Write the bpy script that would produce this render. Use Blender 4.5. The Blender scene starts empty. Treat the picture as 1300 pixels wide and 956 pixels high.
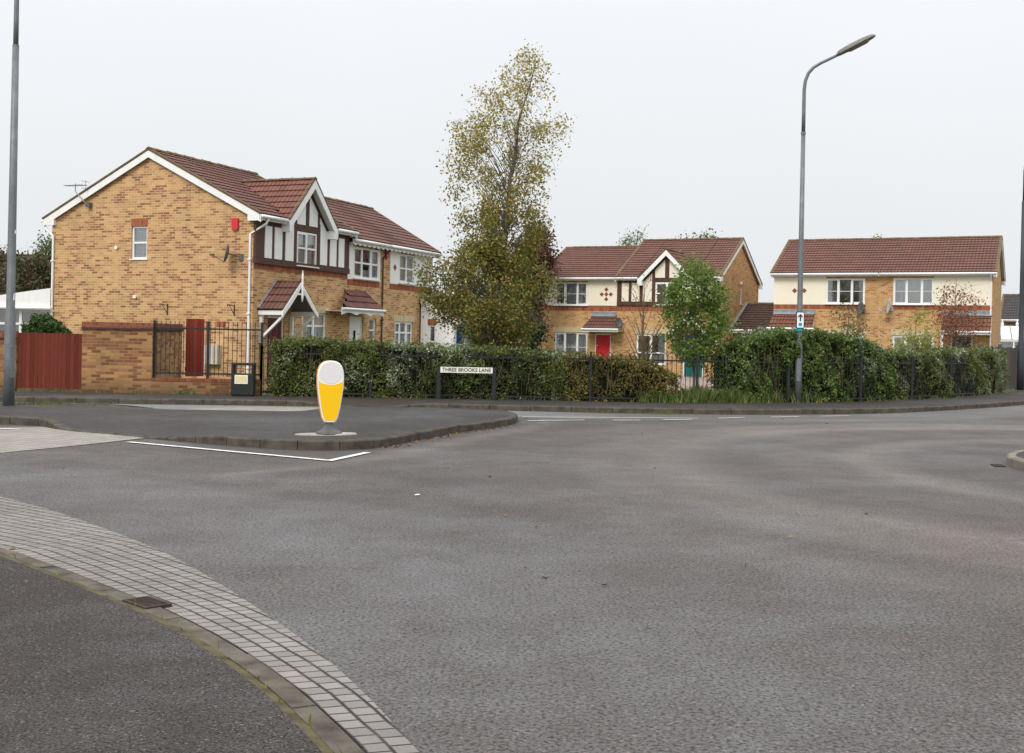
import bpy, bmesh, math, random
import numpy as np
from mathutils import Vector, Matrix
from mathutils.geometry import delaunay_2d_cdt
R = math.radians
rnd = random.Random(7)
nrg = np.random.default_rng(11)
S = bpy.context.scene
COL = S.collection

# ------------------------------------------------------------------ camera
FPX, ROLL, PY, CH = 1500.0, 0.02, 431.6, 1.6
cd = bpy.data.cameras.new('camera')
cam = bpy.data.objects.new('camera', cd)
COL.objects.link(cam)
cr, sr = math.cos(ROLL), math.sin(ROLL)
cam.matrix_world = Matrix(((cr, -sr, 0, 0), (0, 0, -1, 0), (sr, cr, 0, CH), (0, 0, 0, 1)))
cd.sensor_width = 36.0
cd.lens = 36.0 * FPX / 1300.0
cd.shift_y = -(478.0 - PY) / 1300.0
cd.clip_start, cd.clip_end = 0.1, 3000.0
S.camera = cam
S.view_settings.view_transform = 'Standard'
S.view_settings.look = 'None'
S.view_settings.exposure = 0.0

# ------------------------------------------------------------------ node helpers
class NT:
    def __init__(s, mat):
        s.t = mat.node_tree
        s.n, s.l = s.t.nodes, s.t.links
    def node(s, typ, **kw):
        n = s.n.new(typ)
        for k, v in kw.items():
            if k[0] == '_':
                n.inputs[k[1:].replace('_', ' ')].default_value = v
            else:
                setattr(n, k, v)
        return n
    def link(s, a, b):
        s.l.new(a, b)
    def math(s, op, a, b=None, c=None):
        n = s.n.new('ShaderNodeMath'); n.operation = op
        for i, v in enumerate((a, b, c)):
            if v is None: continue
            if isinstance(v, (int, float)): n.inputs[i].default_value = v
            else: s.l.new(v, n.inputs[i])
        return n.outputs[0]
    def mix(s, fac, a, b, mode='MIX'):
        n = s.n.new('ShaderNodeMix'); n.data_type = 'RGBA'; n.blend_type = mode
        for i, v in ((0, fac), (6, a), (7, b)):
            if isinstance(v, (int, float)): n.inputs[i].default_value = v
            elif isinstance(v, tuple): n.inputs[i].default_value = (*v[:3], 1)
            else: s.l.new(v, n.inputs[i])
        return n.outputs[2]
    def ramp(s, fac, stops, interp='LINEAR'):
        n = s.n.new('ShaderNodeValToRGB'); n.color_ramp.interpolation = interp
        e = n.color_ramp.elements
        while len(e) < len(stops): e.new(0.5)
        for i, (p, c) in enumerate(stops):
            e[i].position = p
            e[i].color = (*c[:3], 1) if isinstance(c, tuple) else (c, c, c, 1)
        s.l.new(fac, n.inputs[0])
        return n.outputs[0]
    def noise(s, vec, scale, detail=3, rough=0.55):
        n = s.n.new('ShaderNodeTexNoise')
        n.inputs['Scale'].default_value = scale
        n.inputs['Detail'].default_value = detail
        n.inputs['Roughness'].default_value = rough
        if vec is not None: s.l.new(vec, n.inputs['Vector'])
        return n.outputs[0]
    def coord(s, which='Object'):
        return s.n.new('ShaderNodeTexCoord').outputs[which]
    def bump(s, h, strength=0.3, dist=0.01):
        n = s.n.new('ShaderNodeBump')
        n.inputs['Strength'].default_value = strength
        n.inputs['Distance'].default_value = dist
        s.l.new(h, n.inputs['Height'])
        return n.outputs[0]

MATS = {}
def newmat(name):
    m = bpy.data.materials.new(name); m.use_nodes = True
    nt = NT(m)
    b = nt.n['Principled BSDF']
    MATS[name] = m
    return m, nt, b

def simple(name, col, rough=0.6, spec=0.4, metal=0.0, var=0.12, scale=3.0, dirt=0.0, bump=0.0, bscale=60):
    """painted / plain surface with soft uneven tone and some grime"""
    m, nt, b = newmat(name)
    co = nt.coord()
    n = nt.noise(co, scale, 4)
    c1 = tuple(max(0, v * (1 - var)) for v in col); c2 = tuple(min(1, v * (1 + var)) for v in col)
    c = nt.ramp(n, [(0.3, c1), (0.7, c2)])
    if dirt:
        st = nt.node('ShaderNodeMapping'); st.inputs['Scale'].default_value = (6, 6, 0.8)
        nt.link(co, st.inputs[0])
        d = nt.noise(st.outputs[0], 2.0, 5, 0.65)
        f = nt.ramp(d, [(0.5, 0.0), (0.85, dirt)])
        c = nt.mix(f, c, (0.12, 0.11, 0.085))
    nt.link(c, b.inputs['Base Color'])
    b.inputs['Roughness'].default_value = rough
    b.inputs['Specular IOR Level'].default_value = spec
    b.inputs['Metallic'].default_value = metal
    if bump:
        nt.link(nt.bump(nt.noise(co, bscale, 3), bump, 0.01), b.inputs['Normal'])
    return m

def brick_mat(name, base, red, mortar, thr, dark=0.0, soldier=False):
    m, nt, b = newmat(name)
    uv = nt.coord('UV')
    sp = nt.node('ShaderNodeSeparateXYZ'); nt.link(uv, sp.inputs[0])
    u, v = sp.outputs[0], sp.outputs[1]
    BL, BH, MO = (0.225, 0.075, 0.013) if not soldier else (0.075, 0.225, 0.010)
    row = nt.math('FLOOR', nt.math('DIVIDE', v, BH))
    off = nt.math('MULTIPLY', nt.math('MODULO', nt.math('ABSOLUTE', row), 2.0), 0.5 if not soldier else 0.0)
    uu = nt.math('ADD', nt.math('DIVIDE', u, BL), off)
    col = nt.math('FLOOR', uu)
    fu = nt.math('MULTIPLY', nt.math('SUBTRACT', uu, col), BL)
    fv = nt.math('MULTIPLY', nt.math('FRACT', nt.math('DIVIDE', v, BH)), BH)
    mm = nt.math('MAXIMUM', nt.math('LESS_THAN', fu, MO), nt.math('LESS_THAN', fv, MO))
    cx = nt.node('ShaderNodeCombineXYZ'); nt.link(col, cx.inputs[0]); nt.link(row, cx.inputs[1])
    wn = nt.node('ShaderNodeTexWhiteNoise'); wn.noise_dimensions = '2D'; nt.link(cx.outputs[0], wn.inputs['Vector'])
    mp = nt.node('ShaderNodeMapping'); mp.inputs['Scale'].default_value = (0.40, 0.30, 1); nt.link(cx.outputs[0], mp.inputs[0])
    clus = nt.noise(mp.outputs[0], 1.0, 3, 0.6)
    # brick reds come in little runs: cluster noise plus per-brick chance
    k = nt.math('ADD', nt.math('MULTIPLY', wn.outputs[0], 0.36), nt.math('MULTIPLY', clus, 1.1))
    f = nt.ramp(k, [(thr, 0.0), (thr + 0.09, 1.0)])
    wn2 = nt.node('ShaderNodeTexWhiteNoise'); wn2.noise_dimensions = '3D'
    cx2 = nt.node('ShaderNodeCombineXYZ'); nt.link(col, cx2.inputs[0]); nt.link(row, cx2.inputs[1]); cx2.inputs[2].default_value = 3.3
    nt.link(cx2.outputs[0], wn2.inputs['Vector'])
    tone = nt.ramp(wn2.outputs[0], [(0, tuple(x * 0.82 for x in base)), (0.5, base), (1, tuple(min(1, x * 1.15) for x in base))])
    tred = nt.ramp(wn2.outputs[0], [(0, tuple(x * 0.7 for x in red)), (1, tuple(x * 1.25 for x in red))])
    c = nt.mix(f, tone, tred)
    c = nt.mix(mm, c, mortar)
    g = nt.noise(nt.coord(), 0.7, 4, 0.6)
    c = nt.mix(nt.ramp(g, [(0.40, 0.0), (0.80, 0.14 + dark)]), c, (0.12, 0.075, 0.04))
    ms = nt.node('ShaderNodeMapping'); ms.inputs['Scale'].default_value = (3.2, 3.2, 0.35); nt.link(nt.coord(), ms.inputs[0])
    sk = nt.noise(ms.outputs[0], 1.0, 5, 0.7)
    c = nt.mix(nt.ramp(sk, [(0.50, 0.0), (0.72, 0.24)]), c, (0.15, 0.10, 0.06))
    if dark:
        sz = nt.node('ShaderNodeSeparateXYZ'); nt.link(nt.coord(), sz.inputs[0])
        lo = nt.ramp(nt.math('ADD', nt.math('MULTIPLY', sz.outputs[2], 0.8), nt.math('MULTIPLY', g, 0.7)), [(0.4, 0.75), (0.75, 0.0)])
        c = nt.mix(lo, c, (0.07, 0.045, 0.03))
    nt.link(c, b.inputs['Base Color'])
    b.inputs['Roughness'].default_value = 0.85
    b.inputs['Specular IOR Level'].default_value = 0.2
    fine = nt.noise(uv, 120, 2)
    h = nt.math('ADD', nt.math('MULTIPLY', mm, -1.0), nt.math('MULTIPLY', fine, 0.4))
    nt.link(nt.bump(h, 0.5, 0.006), b.inputs['Normal'])
    return m

M_BRICK = brick_mat('buff_brick', (0.57, 0.34, 0.152), (0.365, 0.17, 0.085), (0.68, 0.51, 0.32), 0.75)
M_BRICKO = brick_mat('orange_brick', (0.56, 0.32, 0.135), (0.39, 0.17, 0.075), (0.64, 0.46, 0.27), 0.82)
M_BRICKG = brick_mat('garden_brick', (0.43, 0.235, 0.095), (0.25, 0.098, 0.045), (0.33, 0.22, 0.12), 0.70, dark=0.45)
M_RED = brick_mat('red_soldier_brick', (0.40, 0.125, 0.06), (0.31, 0.09, 0.045), (0.34, 0.17, 0.10), 0.6, soldier=True)
M_REDC = brick_mat('red_coping_brick', (0.30, 0.095, 0.05), (0.22, 0.065, 0.035), (0.25, 0.13, 0.08), 0.6, dark=0.1, soldier=True)

def roof_mat(name, a, bb, moss):
    m, nt, b = newmat(name)
    uv = nt.coord('UV')
    sp = nt.node('ShaderNodeSeparateXYZ'); nt.link(uv, sp.inputs[0])
    row = nt.math('FLOOR', nt.math('DIVIDE', sp.outputs[1], 0.30))
    col = nt.math('FLOOR', nt.math('DIVIDE', sp.outputs[0], 0.30))
    cx = nt.node('ShaderNodeCombineXYZ'); nt.link(col, cx.inputs[0]); nt.link(row, cx.inputs[1])
    wn = nt.node('ShaderNodeTexWhiteNoise'); wn.noise_dimensions = '2D'; nt.link(cx.outputs[0], wn.inputs['Vector'])
    g = nt.noise(nt.coord(), 1.3, 5, 0.65)
    c = nt.mix(wn.outputs[0], a, bb)
    c = nt.mix(nt.ramp(g, [(0.4, 0.0), (0.75, 0.55)]), c, tuple(x * 0.55 for x in a))
    # dark lap line at the lower edge of each course
    fv = nt.math('FRACT', nt.math('DIVIDE', sp.outputs[1], 0.30))
    lap = nt.ramp(fv, [(0.0, 0.75), (0.16, 0.0)])
    c = nt.mix(lap, c, (0.02, 0.012, 0.01))
    fu = nt.math('FRACT', nt.math('DIVIDE', sp.outputs[0], 0.15))
    gr = nt.ramp(nt.math('ABSOLUTE', nt.math('SUBTRACT', fu, 0.5)), [(0.0, 0.85), (0.24, 0.0)])
    c = nt.mix(gr, c, (0.035, 0.02, 0.016))
    f2 = nt.noise(nt.coord(), 9, 4, 0.7)
    c = nt.mix(nt.ramp(nt.math('MULTIPLY', f2, g), [(0.30, 0.0), (0.42, moss)]), c, (0.16, 0.13, 0.06))
    nt.link(c, b.inputs['Base Color'])
    b.inputs['Roughness'].default_value = 0.75
    b.inputs['Specular IOR Level'].default_value = 0.3
    nt.link(nt.bump(nt.noise(nt.coord(), 60, 3), 0.25, 0.006), b.inputs['Normal'])
    return m
M_ROOF = roof_mat('brown_roof_tile', (0.205, 0.088, 0.066), (0.150, 0.066, 0.052), 0.35)
M_ROOFR = roof_mat('red_roof_tile', (0.245, 0.095, 0.064), (0.175, 0.070, 0.052), 0.25)
M_ROOFD = roof_mat('dark_roof_tile', (0.10, 0.055, 0.042), (0.075, 0.042, 0.034), 0.35)
M_SLATE = roof_mat('grey_roof_tile', (0.075, 0.072, 0.072), (0.055, 0.053, 0.055), 0.2)
M_MOSSROOF = roof_mat('mossy_roof_tile', (0.085, 0.095, 0.055), (0.06, 0.07, 0.045), 0.5)
def ridge_mat():
    m, nt, b = newmat('ridge_tile')
    n = nt.noise(nt.coord(), 4, 5, 0.7)
    c = nt.ramp(n, [(0.35, (0.12, 0.06, 0.04)), (0.55, (0.15, 0.10, 0.045)), (0.75, (0.22, 0.18, 0.06))])
    nt.link(c, b.inputs['Base Color']); b.inputs['Roughness'].default_value = 0.9
    nt.link(nt.bump(n, 0.4, 0.02), b.inputs['Normal'])
    return m
M_RIDGE = ridge_mat()
M_WHITE = simple('white_upvc', (0.86, 0.86, 0.85), 0.35, 0.45, var=0.03, dirt=0.18)
M_WHITEP = simple('white_painted_timber', (0.86, 0.86, 0.85), 0.55, 0.3, var=0.04, dirt=0.16)
M_RENDERW = simple('white_render', (0.86, 0.86, 0.85), 0.9, 0.15, var=0.03, scale=1.2, dirt=0.10, bump=0.3, bscale=90)
M_CREAM = simple('cream_render', (0.88, 0.81, 0.66), 0.9, 0.15, var=0.03, scale=1.0, dirt=0.05, bump=0.3, bscale=90)
M_TIMBER = simple('dark_brown_timber', (0.085, 0.038, 0.028), 0.6, 0.3, var=0.25, scale=6, dirt=0.1)
M_SAND = simple('sandstone_lintel', (0.58, 0.47, 0.30), 0.9, 0.15, var=0.12, scale=7, dirt=0.25, bump=0.3)
M_LEAD = simple('lead_flashing', (0.24, 0.26, 0.28), 0.55, 0.4, var=0.25, scale=5)
M_BLACK = simple('black_metal', (0.018, 0.019, 0.02), 0.5, 0.4, var=0.2)
M_GREYSTEEL = simple('galvanised_steel', (0.17, 0.18, 0.19), 0.5, 0.4, metal=0.3, var=0.16, scale=6, dirt=0.25)
M_DARKSTEEL = simple('dark_painted_steel', (0.035, 0.042, 0.05), 0.5, 0.4, var=0.15, scale=4)
M_DISH = simple('grey_dish', (0.10, 0.105, 0.11), 0.5, 0.4, var=0.15)
M_DISHL = simple('pale_dish', (0.5, 0.5, 0.49), 0.5, 0.4, var=0.1)
M_ALARM = simple('red_alarm', (0.62, 0.025, 0.03), 0.4, 0.5, var=0.08)
M_MAROON = simple('maroon_door', (0.12, 0.012, 0.022), 0.4, 0.5, var=0.15)
M_REDDOOR = simple('red_door', (0.60, 0.012, 0.022), 0.35, 0.5, var=0.06)
M_TEAL = simple('teal_door', (0.008, 0.14, 0.13), 0.4, 0.5, var=0.08)
M_BLUE = simple('blue_door', (0.015, 0.10, 0.34), 0.4, 0.5, var=0.08)
M_GREYDOOR = simple('dark_grey_door', (0.05, 0.056, 0.065), 0.4, 0.5, var=0.08)
M_METER = simple('beige_meter_box', (0.58, 0.52, 0.44), 0.6, 0.3, var=0.08, scale=4, dirt=0.3)
M_CONC = simple('concrete', (0.34, 0.32, 0.29), 0.95, 0.15, var=0.2, scale=9, dirt=0.3, bump=0.4, bscale=80)
M_CONCP = simple('pale_concrete', (0.42, 0.41, 0.38), 0.95, 0.15, var=0.2, scale=14, bump=0.4, bscale=80)
M_KERB = simple('kerb_stone', (0.085, 0.073, 0.058), 0.95, 0.15, var=0.4, scale=5, dirt=0.45, bump=0.5, bscale=70)
M_KERBP = simple('pale_kerb_stone', (0.21, 0.19, 0.16), 0.95, 0.15, var=0.25, scale=5, dirt=0.3, bump=0.5, bscale=70)
M_KERBD = simple('dirty_kerb_stone', (0.115, 0.10, 0.082), 0.95, 0.15, var=0.5, scale=5, dirt=0.5, bump=0.5, bscale=70)
M_IRON = simple('rusty_cast_iron', (0.05, 0.03, 0.026), 0.7, 0.3, var=0.4, scale=12)
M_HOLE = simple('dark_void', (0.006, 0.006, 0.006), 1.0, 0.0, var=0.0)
M_SIGNW = simple('sign_white', (0.82, 0.80, 0.70), 0.4, 0.4, var=0.04)
M_SIGNWW = simple('sign_bright_white', (0.85, 0.87, 0.88), 0.35, 0.4, var=0.03)
M_SIGNT = simple('sign_turquoise', (0.005, 0.30, 0.36), 0.4, 0.4, var=0.05)
M_YELLOW = simple('bollard_yellow', (1.0, 0.57, 0.0), 0.4, 0.4, var=0.03)
M_AMBER = simple('bollard_amber_side', (0.85, 0.42, 0.12), 0.4, 0.4, var=0.15)
M_BOLW = simple('bollard_white', (0.86, 0.84, 0.82), 0.4, 0.4, var=0.05, dirt=0.15)
M_BOLG = simple('bollard_pale_grey', (0.77, 0.75, 0.745), 0.45, 0.35, var=0.03)
M_RUBBER = simple('bollard_base_rubber', (0.10, 0.10, 0.10), 0.6, 0.3, var=0.2, scale=10)
M_LABELY = simple('cream_label', (0.80, 0.66, 0.34), 0.5, 0.3, var=0.12, scale=18)
M_DIAM = simple('terracotta_tile', (0.27, 0.075, 0.04), 0.8, 0.2, var=0.25, scale=20)
M_CABLE = simple('aerial_alloy', (0.35, 0.35, 0.35), 0.4, 0.5, metal=0.6)
M_LAMPHEAD = simple('lamp_head_casing', (0.16, 0.155, 0.135), 0.5, 0.4, var=0.15)
M_LENS = simple('lamp_lens', (0.20, 0.17, 0.13), 0.25, 0.5, var=0.2, scale=20)

def fence_mat(name, col, board):
    m, nt, b = newmat(name)
    uv = nt.coord('UV')
    sp = nt.node('ShaderNodeSeparateXYZ'); nt.link(uv, sp.inputs[0])
    q = nt.math('DIVIDE', sp.outputs[0], board)
    bid = nt.math('FLOOR', q)
    wn = nt.node('ShaderNodeTexWhiteNoise'); wn.noise_dimensions = '1D'; nt.link(bid, wn.inputs['W'])
    mp = nt.node('ShaderNodeMapping'); mp.inputs['Scale'].default_value = (40, 2.5, 1); nt.link(uv, mp.inputs[0])
    g = nt.noise(mp.outputs[0], 1.0, 4, 0.65)
    c = nt.mix(wn.outputs[0], tuple(x * 0.75 for x in col), tuple(x * 1.2 for x in col))
    c = nt.mix(nt.ramp(g, [(0.35, 0.45), (0.7, 0.0)]), c, tuple(x * 0.4 for x in col))
    gap = nt.ramp(nt.math('FRACT', q), [(0.03, 1.0), (0.07, 0.0)])
    c = nt.mix(gap, c, tuple(x * 0.15 for x in col))
    lo = nt.ramp(nt.math('ADD', sp.outputs[1], nt.math('MULTIPLY', g, 0.25)), [(0.25, 0.7), (0.5, 0.0)])
    c = nt.mix(lo, c, (0.13, 0.11, 0.075))
    nt.link(c, b.inputs['Base Color']); b.inputs['Roughness'].default_value = 0.85; b.inputs['Specular IOR Level'].default_value = 0.15
    nt.link(nt.bump(nt.math('ADD', g, nt.math('MULTIPLY', gap, -3.0)), 0.4, 0.01), b.inputs['Normal'])
    return m
M_REDFENCE = fence_mat('red_stained_boards', (0.175, 0.040, 0.026), 0.1)
M_GREYFENCE = fence_mat('weathered_boards', (0.15, 0.13, 0.115), 0.14)

def glass_mat():
    m, nt, b = newmat('window_glass')
    out = nt.n['Material Output']
    nt.n.remove(b)
    tr = nt.node('ShaderNodeBsdfTransparent'); tr.inputs[0].default_value = (0.86, 0.9, 0.9, 1)
    gl = nt.node('ShaderNodeBsdfGlossy'); gl.inputs['Roughness'].default_value = 0.03
    lw = nt.node('ShaderNodeFresnel'); lw.inputs[0].default_value = 1.7
    fac = nt.math('ADD', nt.math('MULTIPLY', lw.outputs[0], 0.9), 0.17)
    mx = nt.node('ShaderNodeMixShader')
    nt.link(fac, mx.inputs[0]); nt.link(tr.outputs[0], mx.inputs[1]); nt.link(gl.outputs[0], mx.inputs[2])
    nt.link(mx.outputs[0], out.inputs[0])
    return m
M_GLASS = glass_mat()
def curtain_mat(name, col, tr=0.3):
    m, nt, b = newmat(name)
    mp = nt.node('ShaderNodeMapping'); mp.inputs['Scale'].default_value = (18, 18, 0.7); nt.link(nt.coord(), mp.inputs[0])
    n = nt.noise(mp.outputs[0], 1.0, 3)
    nt.link(nt.ramp(n, [(0.3, tuple(x * 0.75 for x in col)), (0.7, col)]), b.inputs['Base Color'])
    b.inputs['Roughness'].default_value = 0.9
    return m
M_NET = curtain_mat('net_curtain', (0.92, 0.94, 0.95))
M_DRAPE = curtain_mat('beige_drape', (0.55, 0.47, 0.36))
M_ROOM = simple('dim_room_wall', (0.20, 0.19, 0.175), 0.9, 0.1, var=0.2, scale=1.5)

def leaf_mat(name, cols, trans=0.25, patch=None, gain=1.0, rough=0.5, patch_scale=1.6, patch_thr=(0.55, 0.62)):
    """cols: colour stops picked per leaf; patch: second palette in clumps"""
    m, nt, b = newmat(name)
    out = nt.n['Material Output']
    ge = nt.node('ShaderNodeNewGeometry')
    rp = ge.outputs['Random Per Island']
    cols = [tuple(min(.9, x * gain) for x in q) for q in cols]
    patch = [tuple(min(.9, x * min(gain, 1.25)) for x in q) for q in patch] if patch else None
    n = len(cols)
    c = nt.ramp(rp, [(i / max(1, n - 1), cols[i]) for i in range(n)])
    if patch:
        co = nt.coord()
        pn = nt.noise(co, patch_scale, 4, 0.6)
        f = nt.ramp(pn, [(patch_thr[0], 0.0), (patch_thr[1], 1.0)])
        k = len(patch)
        c2 = nt.ramp(nt.math('FRACT', nt.math('MULTIPLY', rp, 7.31)), [(i / max(1, k - 1), patch[i]) for i in range(k)])
        c = nt.mix(f, c, c2)
    nt.link(c, b.inputs['Base Color'])
    b.inputs['Roughness'].default_value = rough
    b.inputs['Specular IOR Level'].default_value = 0.3
    tl = nt.node('ShaderNodeBsdfTranslucent'); nt.link(c, tl.inputs[0])
    mx = nt.node('ShaderNodeMixShader'); mx.inputs[0].default_value = trans
    nt.link(b.outputs[0], mx.inputs[1]); nt.link(tl.outputs[0], mx.inputs[2])
    nt.link(mx.outputs[0], out.inputs[0])
    return m
G1, G2, G3 = (0.035, 0.06, 0.014), (0.07, 0.115, 0.022), (0.13, 0.18, 0.04)
M_HEDGE = leaf_mat('hedge_leaf', gain=1.8, cols=[(0.03, 0.042, 0.012), G1, (0.085, 0.09, 0.03), (0.10, 0.14, 0.032), (0.05, 0.075, 0.02), (0.16, 0.10, 0.04)],
                   patch=[(0.46, 0.48, 0.36), (0.12, 0.16, 0.06), (0.07, 0.11, 0.03), (0.34, 0.38, 0.25), (0.07, 0.11, 0.03)], patch_scale=1.1, patch_thr=(0.52, 0.60))
M_HEDGER = leaf_mat('rusty_hedge_leaf', gain=1.75, cols=[(0.045, 0.05, 0.014), (0.10, 0.09, 0.025), (0.16, 0.075, 0.03), (0.07, 0.10, 0.022), (0.13, 0.13, 0.03)])
M_HEDGE2 = leaf_mat('dark_hedge_leaf', gain=1.9, cols=[(0.03, 0.05, 0.013), (0.05, 0.09, 0.02), (0.035, 0.06, 0.018), (0.09, 0.14, 0.03), (0.12, 0.10, 0.035)],
                    patch=[(0.46, 0.48, 0.38), (0.06, 0.10, 0.03), (0.09, 0.14, 0.04), (0.30, 0.34, 0.22)], patch_scale=0.9, patch_thr=(0.51, 0.60))
M_BUSH = leaf_mat('laurel_leaf', gain=1.2, cols=[(0.02, 0.045, 0.012), (0.05, 0.10, 0.02), (0.03, 0.06, 0.015), (0.08, 0.13, 0.035)])
M_BIRCH = leaf_mat('birch_leaf', gain=1.6, cols=[(0.19, 0.18, 0.04), (0.32, 0.23, 0.045), (0.15, 0.165, 0.04), (0.38, 0.27, 0.05), (0.13, 0.15, 0.04), (0.25, 0.15, 0.035)], trans=0.42)
M_BIRCHG = leaf_mat('green_birch_leaf', gain=1.4, cols=[(0.085, 0.115, 0.024), (0.13, 0.16, 0.032), (0.06, 0.075, 0.02), (0.24, 0.17, 0.03), (0.10, 0.12, 0.03), (0.30, 0.17, 0.03)], trans=0.3)
M_ASH = leaf_mat('young_ash_leaf', gain=1.28, cols=[(0.075, 0.135, 0.022), (0.13, 0.20, 0.035), (0.10, 0.165, 0.03), (0.20, 0.25, 0.06)], trans=0.35)
M_YELL = leaf_mat('yellowing_leaf', gain=1.15, cols=[(0.24, 0.25, 0.04), (0.34, 0.32, 0.06), (0.16, 0.22, 0.04), (0.42, 0.36, 0.07)], trans=0.35)
M_RUST = leaf_mat('rust_red_leaf', gain=1.35, cols=[(0.20, 0.06, 0.03), (0.28, 0.10, 0.045), (0.14, 0.05, 0.03), (0.20, 0.12, 0.05)], trans=0.3)
M_PURP = leaf_mat('purple_leaf', gain=1.5, cols=[(0.045, 0.018, 0.02), (0.08, 0.028, 0.03), (0.10, 0.04, 0.03), (0.055, 0.03, 0.022)], trans=0.2)
M_DARKT = leaf_mat('dark_conifer_leaf', [(0.015, 0.03, 0.012), (0.03, 0.05, 0.018), (0.02, 0.035, 0.015)], trans=0.1)
M_MIXT = leaf_mat('autumn_mixed_leaf', gain=1.3, cols=[(0.03, 0.045, 0.016), (0.05, 0.06, 0.022), (0.11, 0.055, 0.03), (0.04, 0.055, 0.02), (0.075, 0.045, 0.025)], trans=0.2)
M_FART = leaf_mat('far_green_leaf', [(0.08, 0.12, 0.035), (0.14, 0.18, 0.06), (0.10, 0.14, 0.04)], trans=0.3)
M_FARP = leaf_mat('far_pale_leaf', [(0.20, 0.24, 0.13), (0.30, 0.33, 0.20), (0.15, 0.18, 0.09)], trans=0.3)
M_GRASS = leaf_mat('grass_blade', gain=1.35, cols=[(0.055, 0.095, 0.022), (0.10, 0.155, 0.035), (0.15, 0.19, 0.06), (0.20, 0.19, 0.09)], trans=0.3)
M_WEED = leaf_mat('weed_blade', [(0.08, 0.13, 0.02), (0.16, 0.19, 0.03), (0.24, 0.22, 0.04)], trans=0.3)
M_LITTER = leaf_mat('fallen_leaf', [(0.20, 0.075, 0.03), (0.30, 0.13, 0.05), (0.13, 0.06, 0.03), (0.34, 0.20, 0.07)], trans=0.05, rough=0.8)
M_BARK = simple('grey_bark', (0.13, 0.11, 0.09), 0.9, 0.15, var=0.35, scale=9)
M_TWIG = simple('brown_twig', (0.16, 0.115, 0.075), 0.9, 0.15, var=0.25, scale=9)
M_CORE = simple('hedge_shade', (0.012, 0.015, 0.006), 1.0, 0.0, var=0.2)

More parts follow.
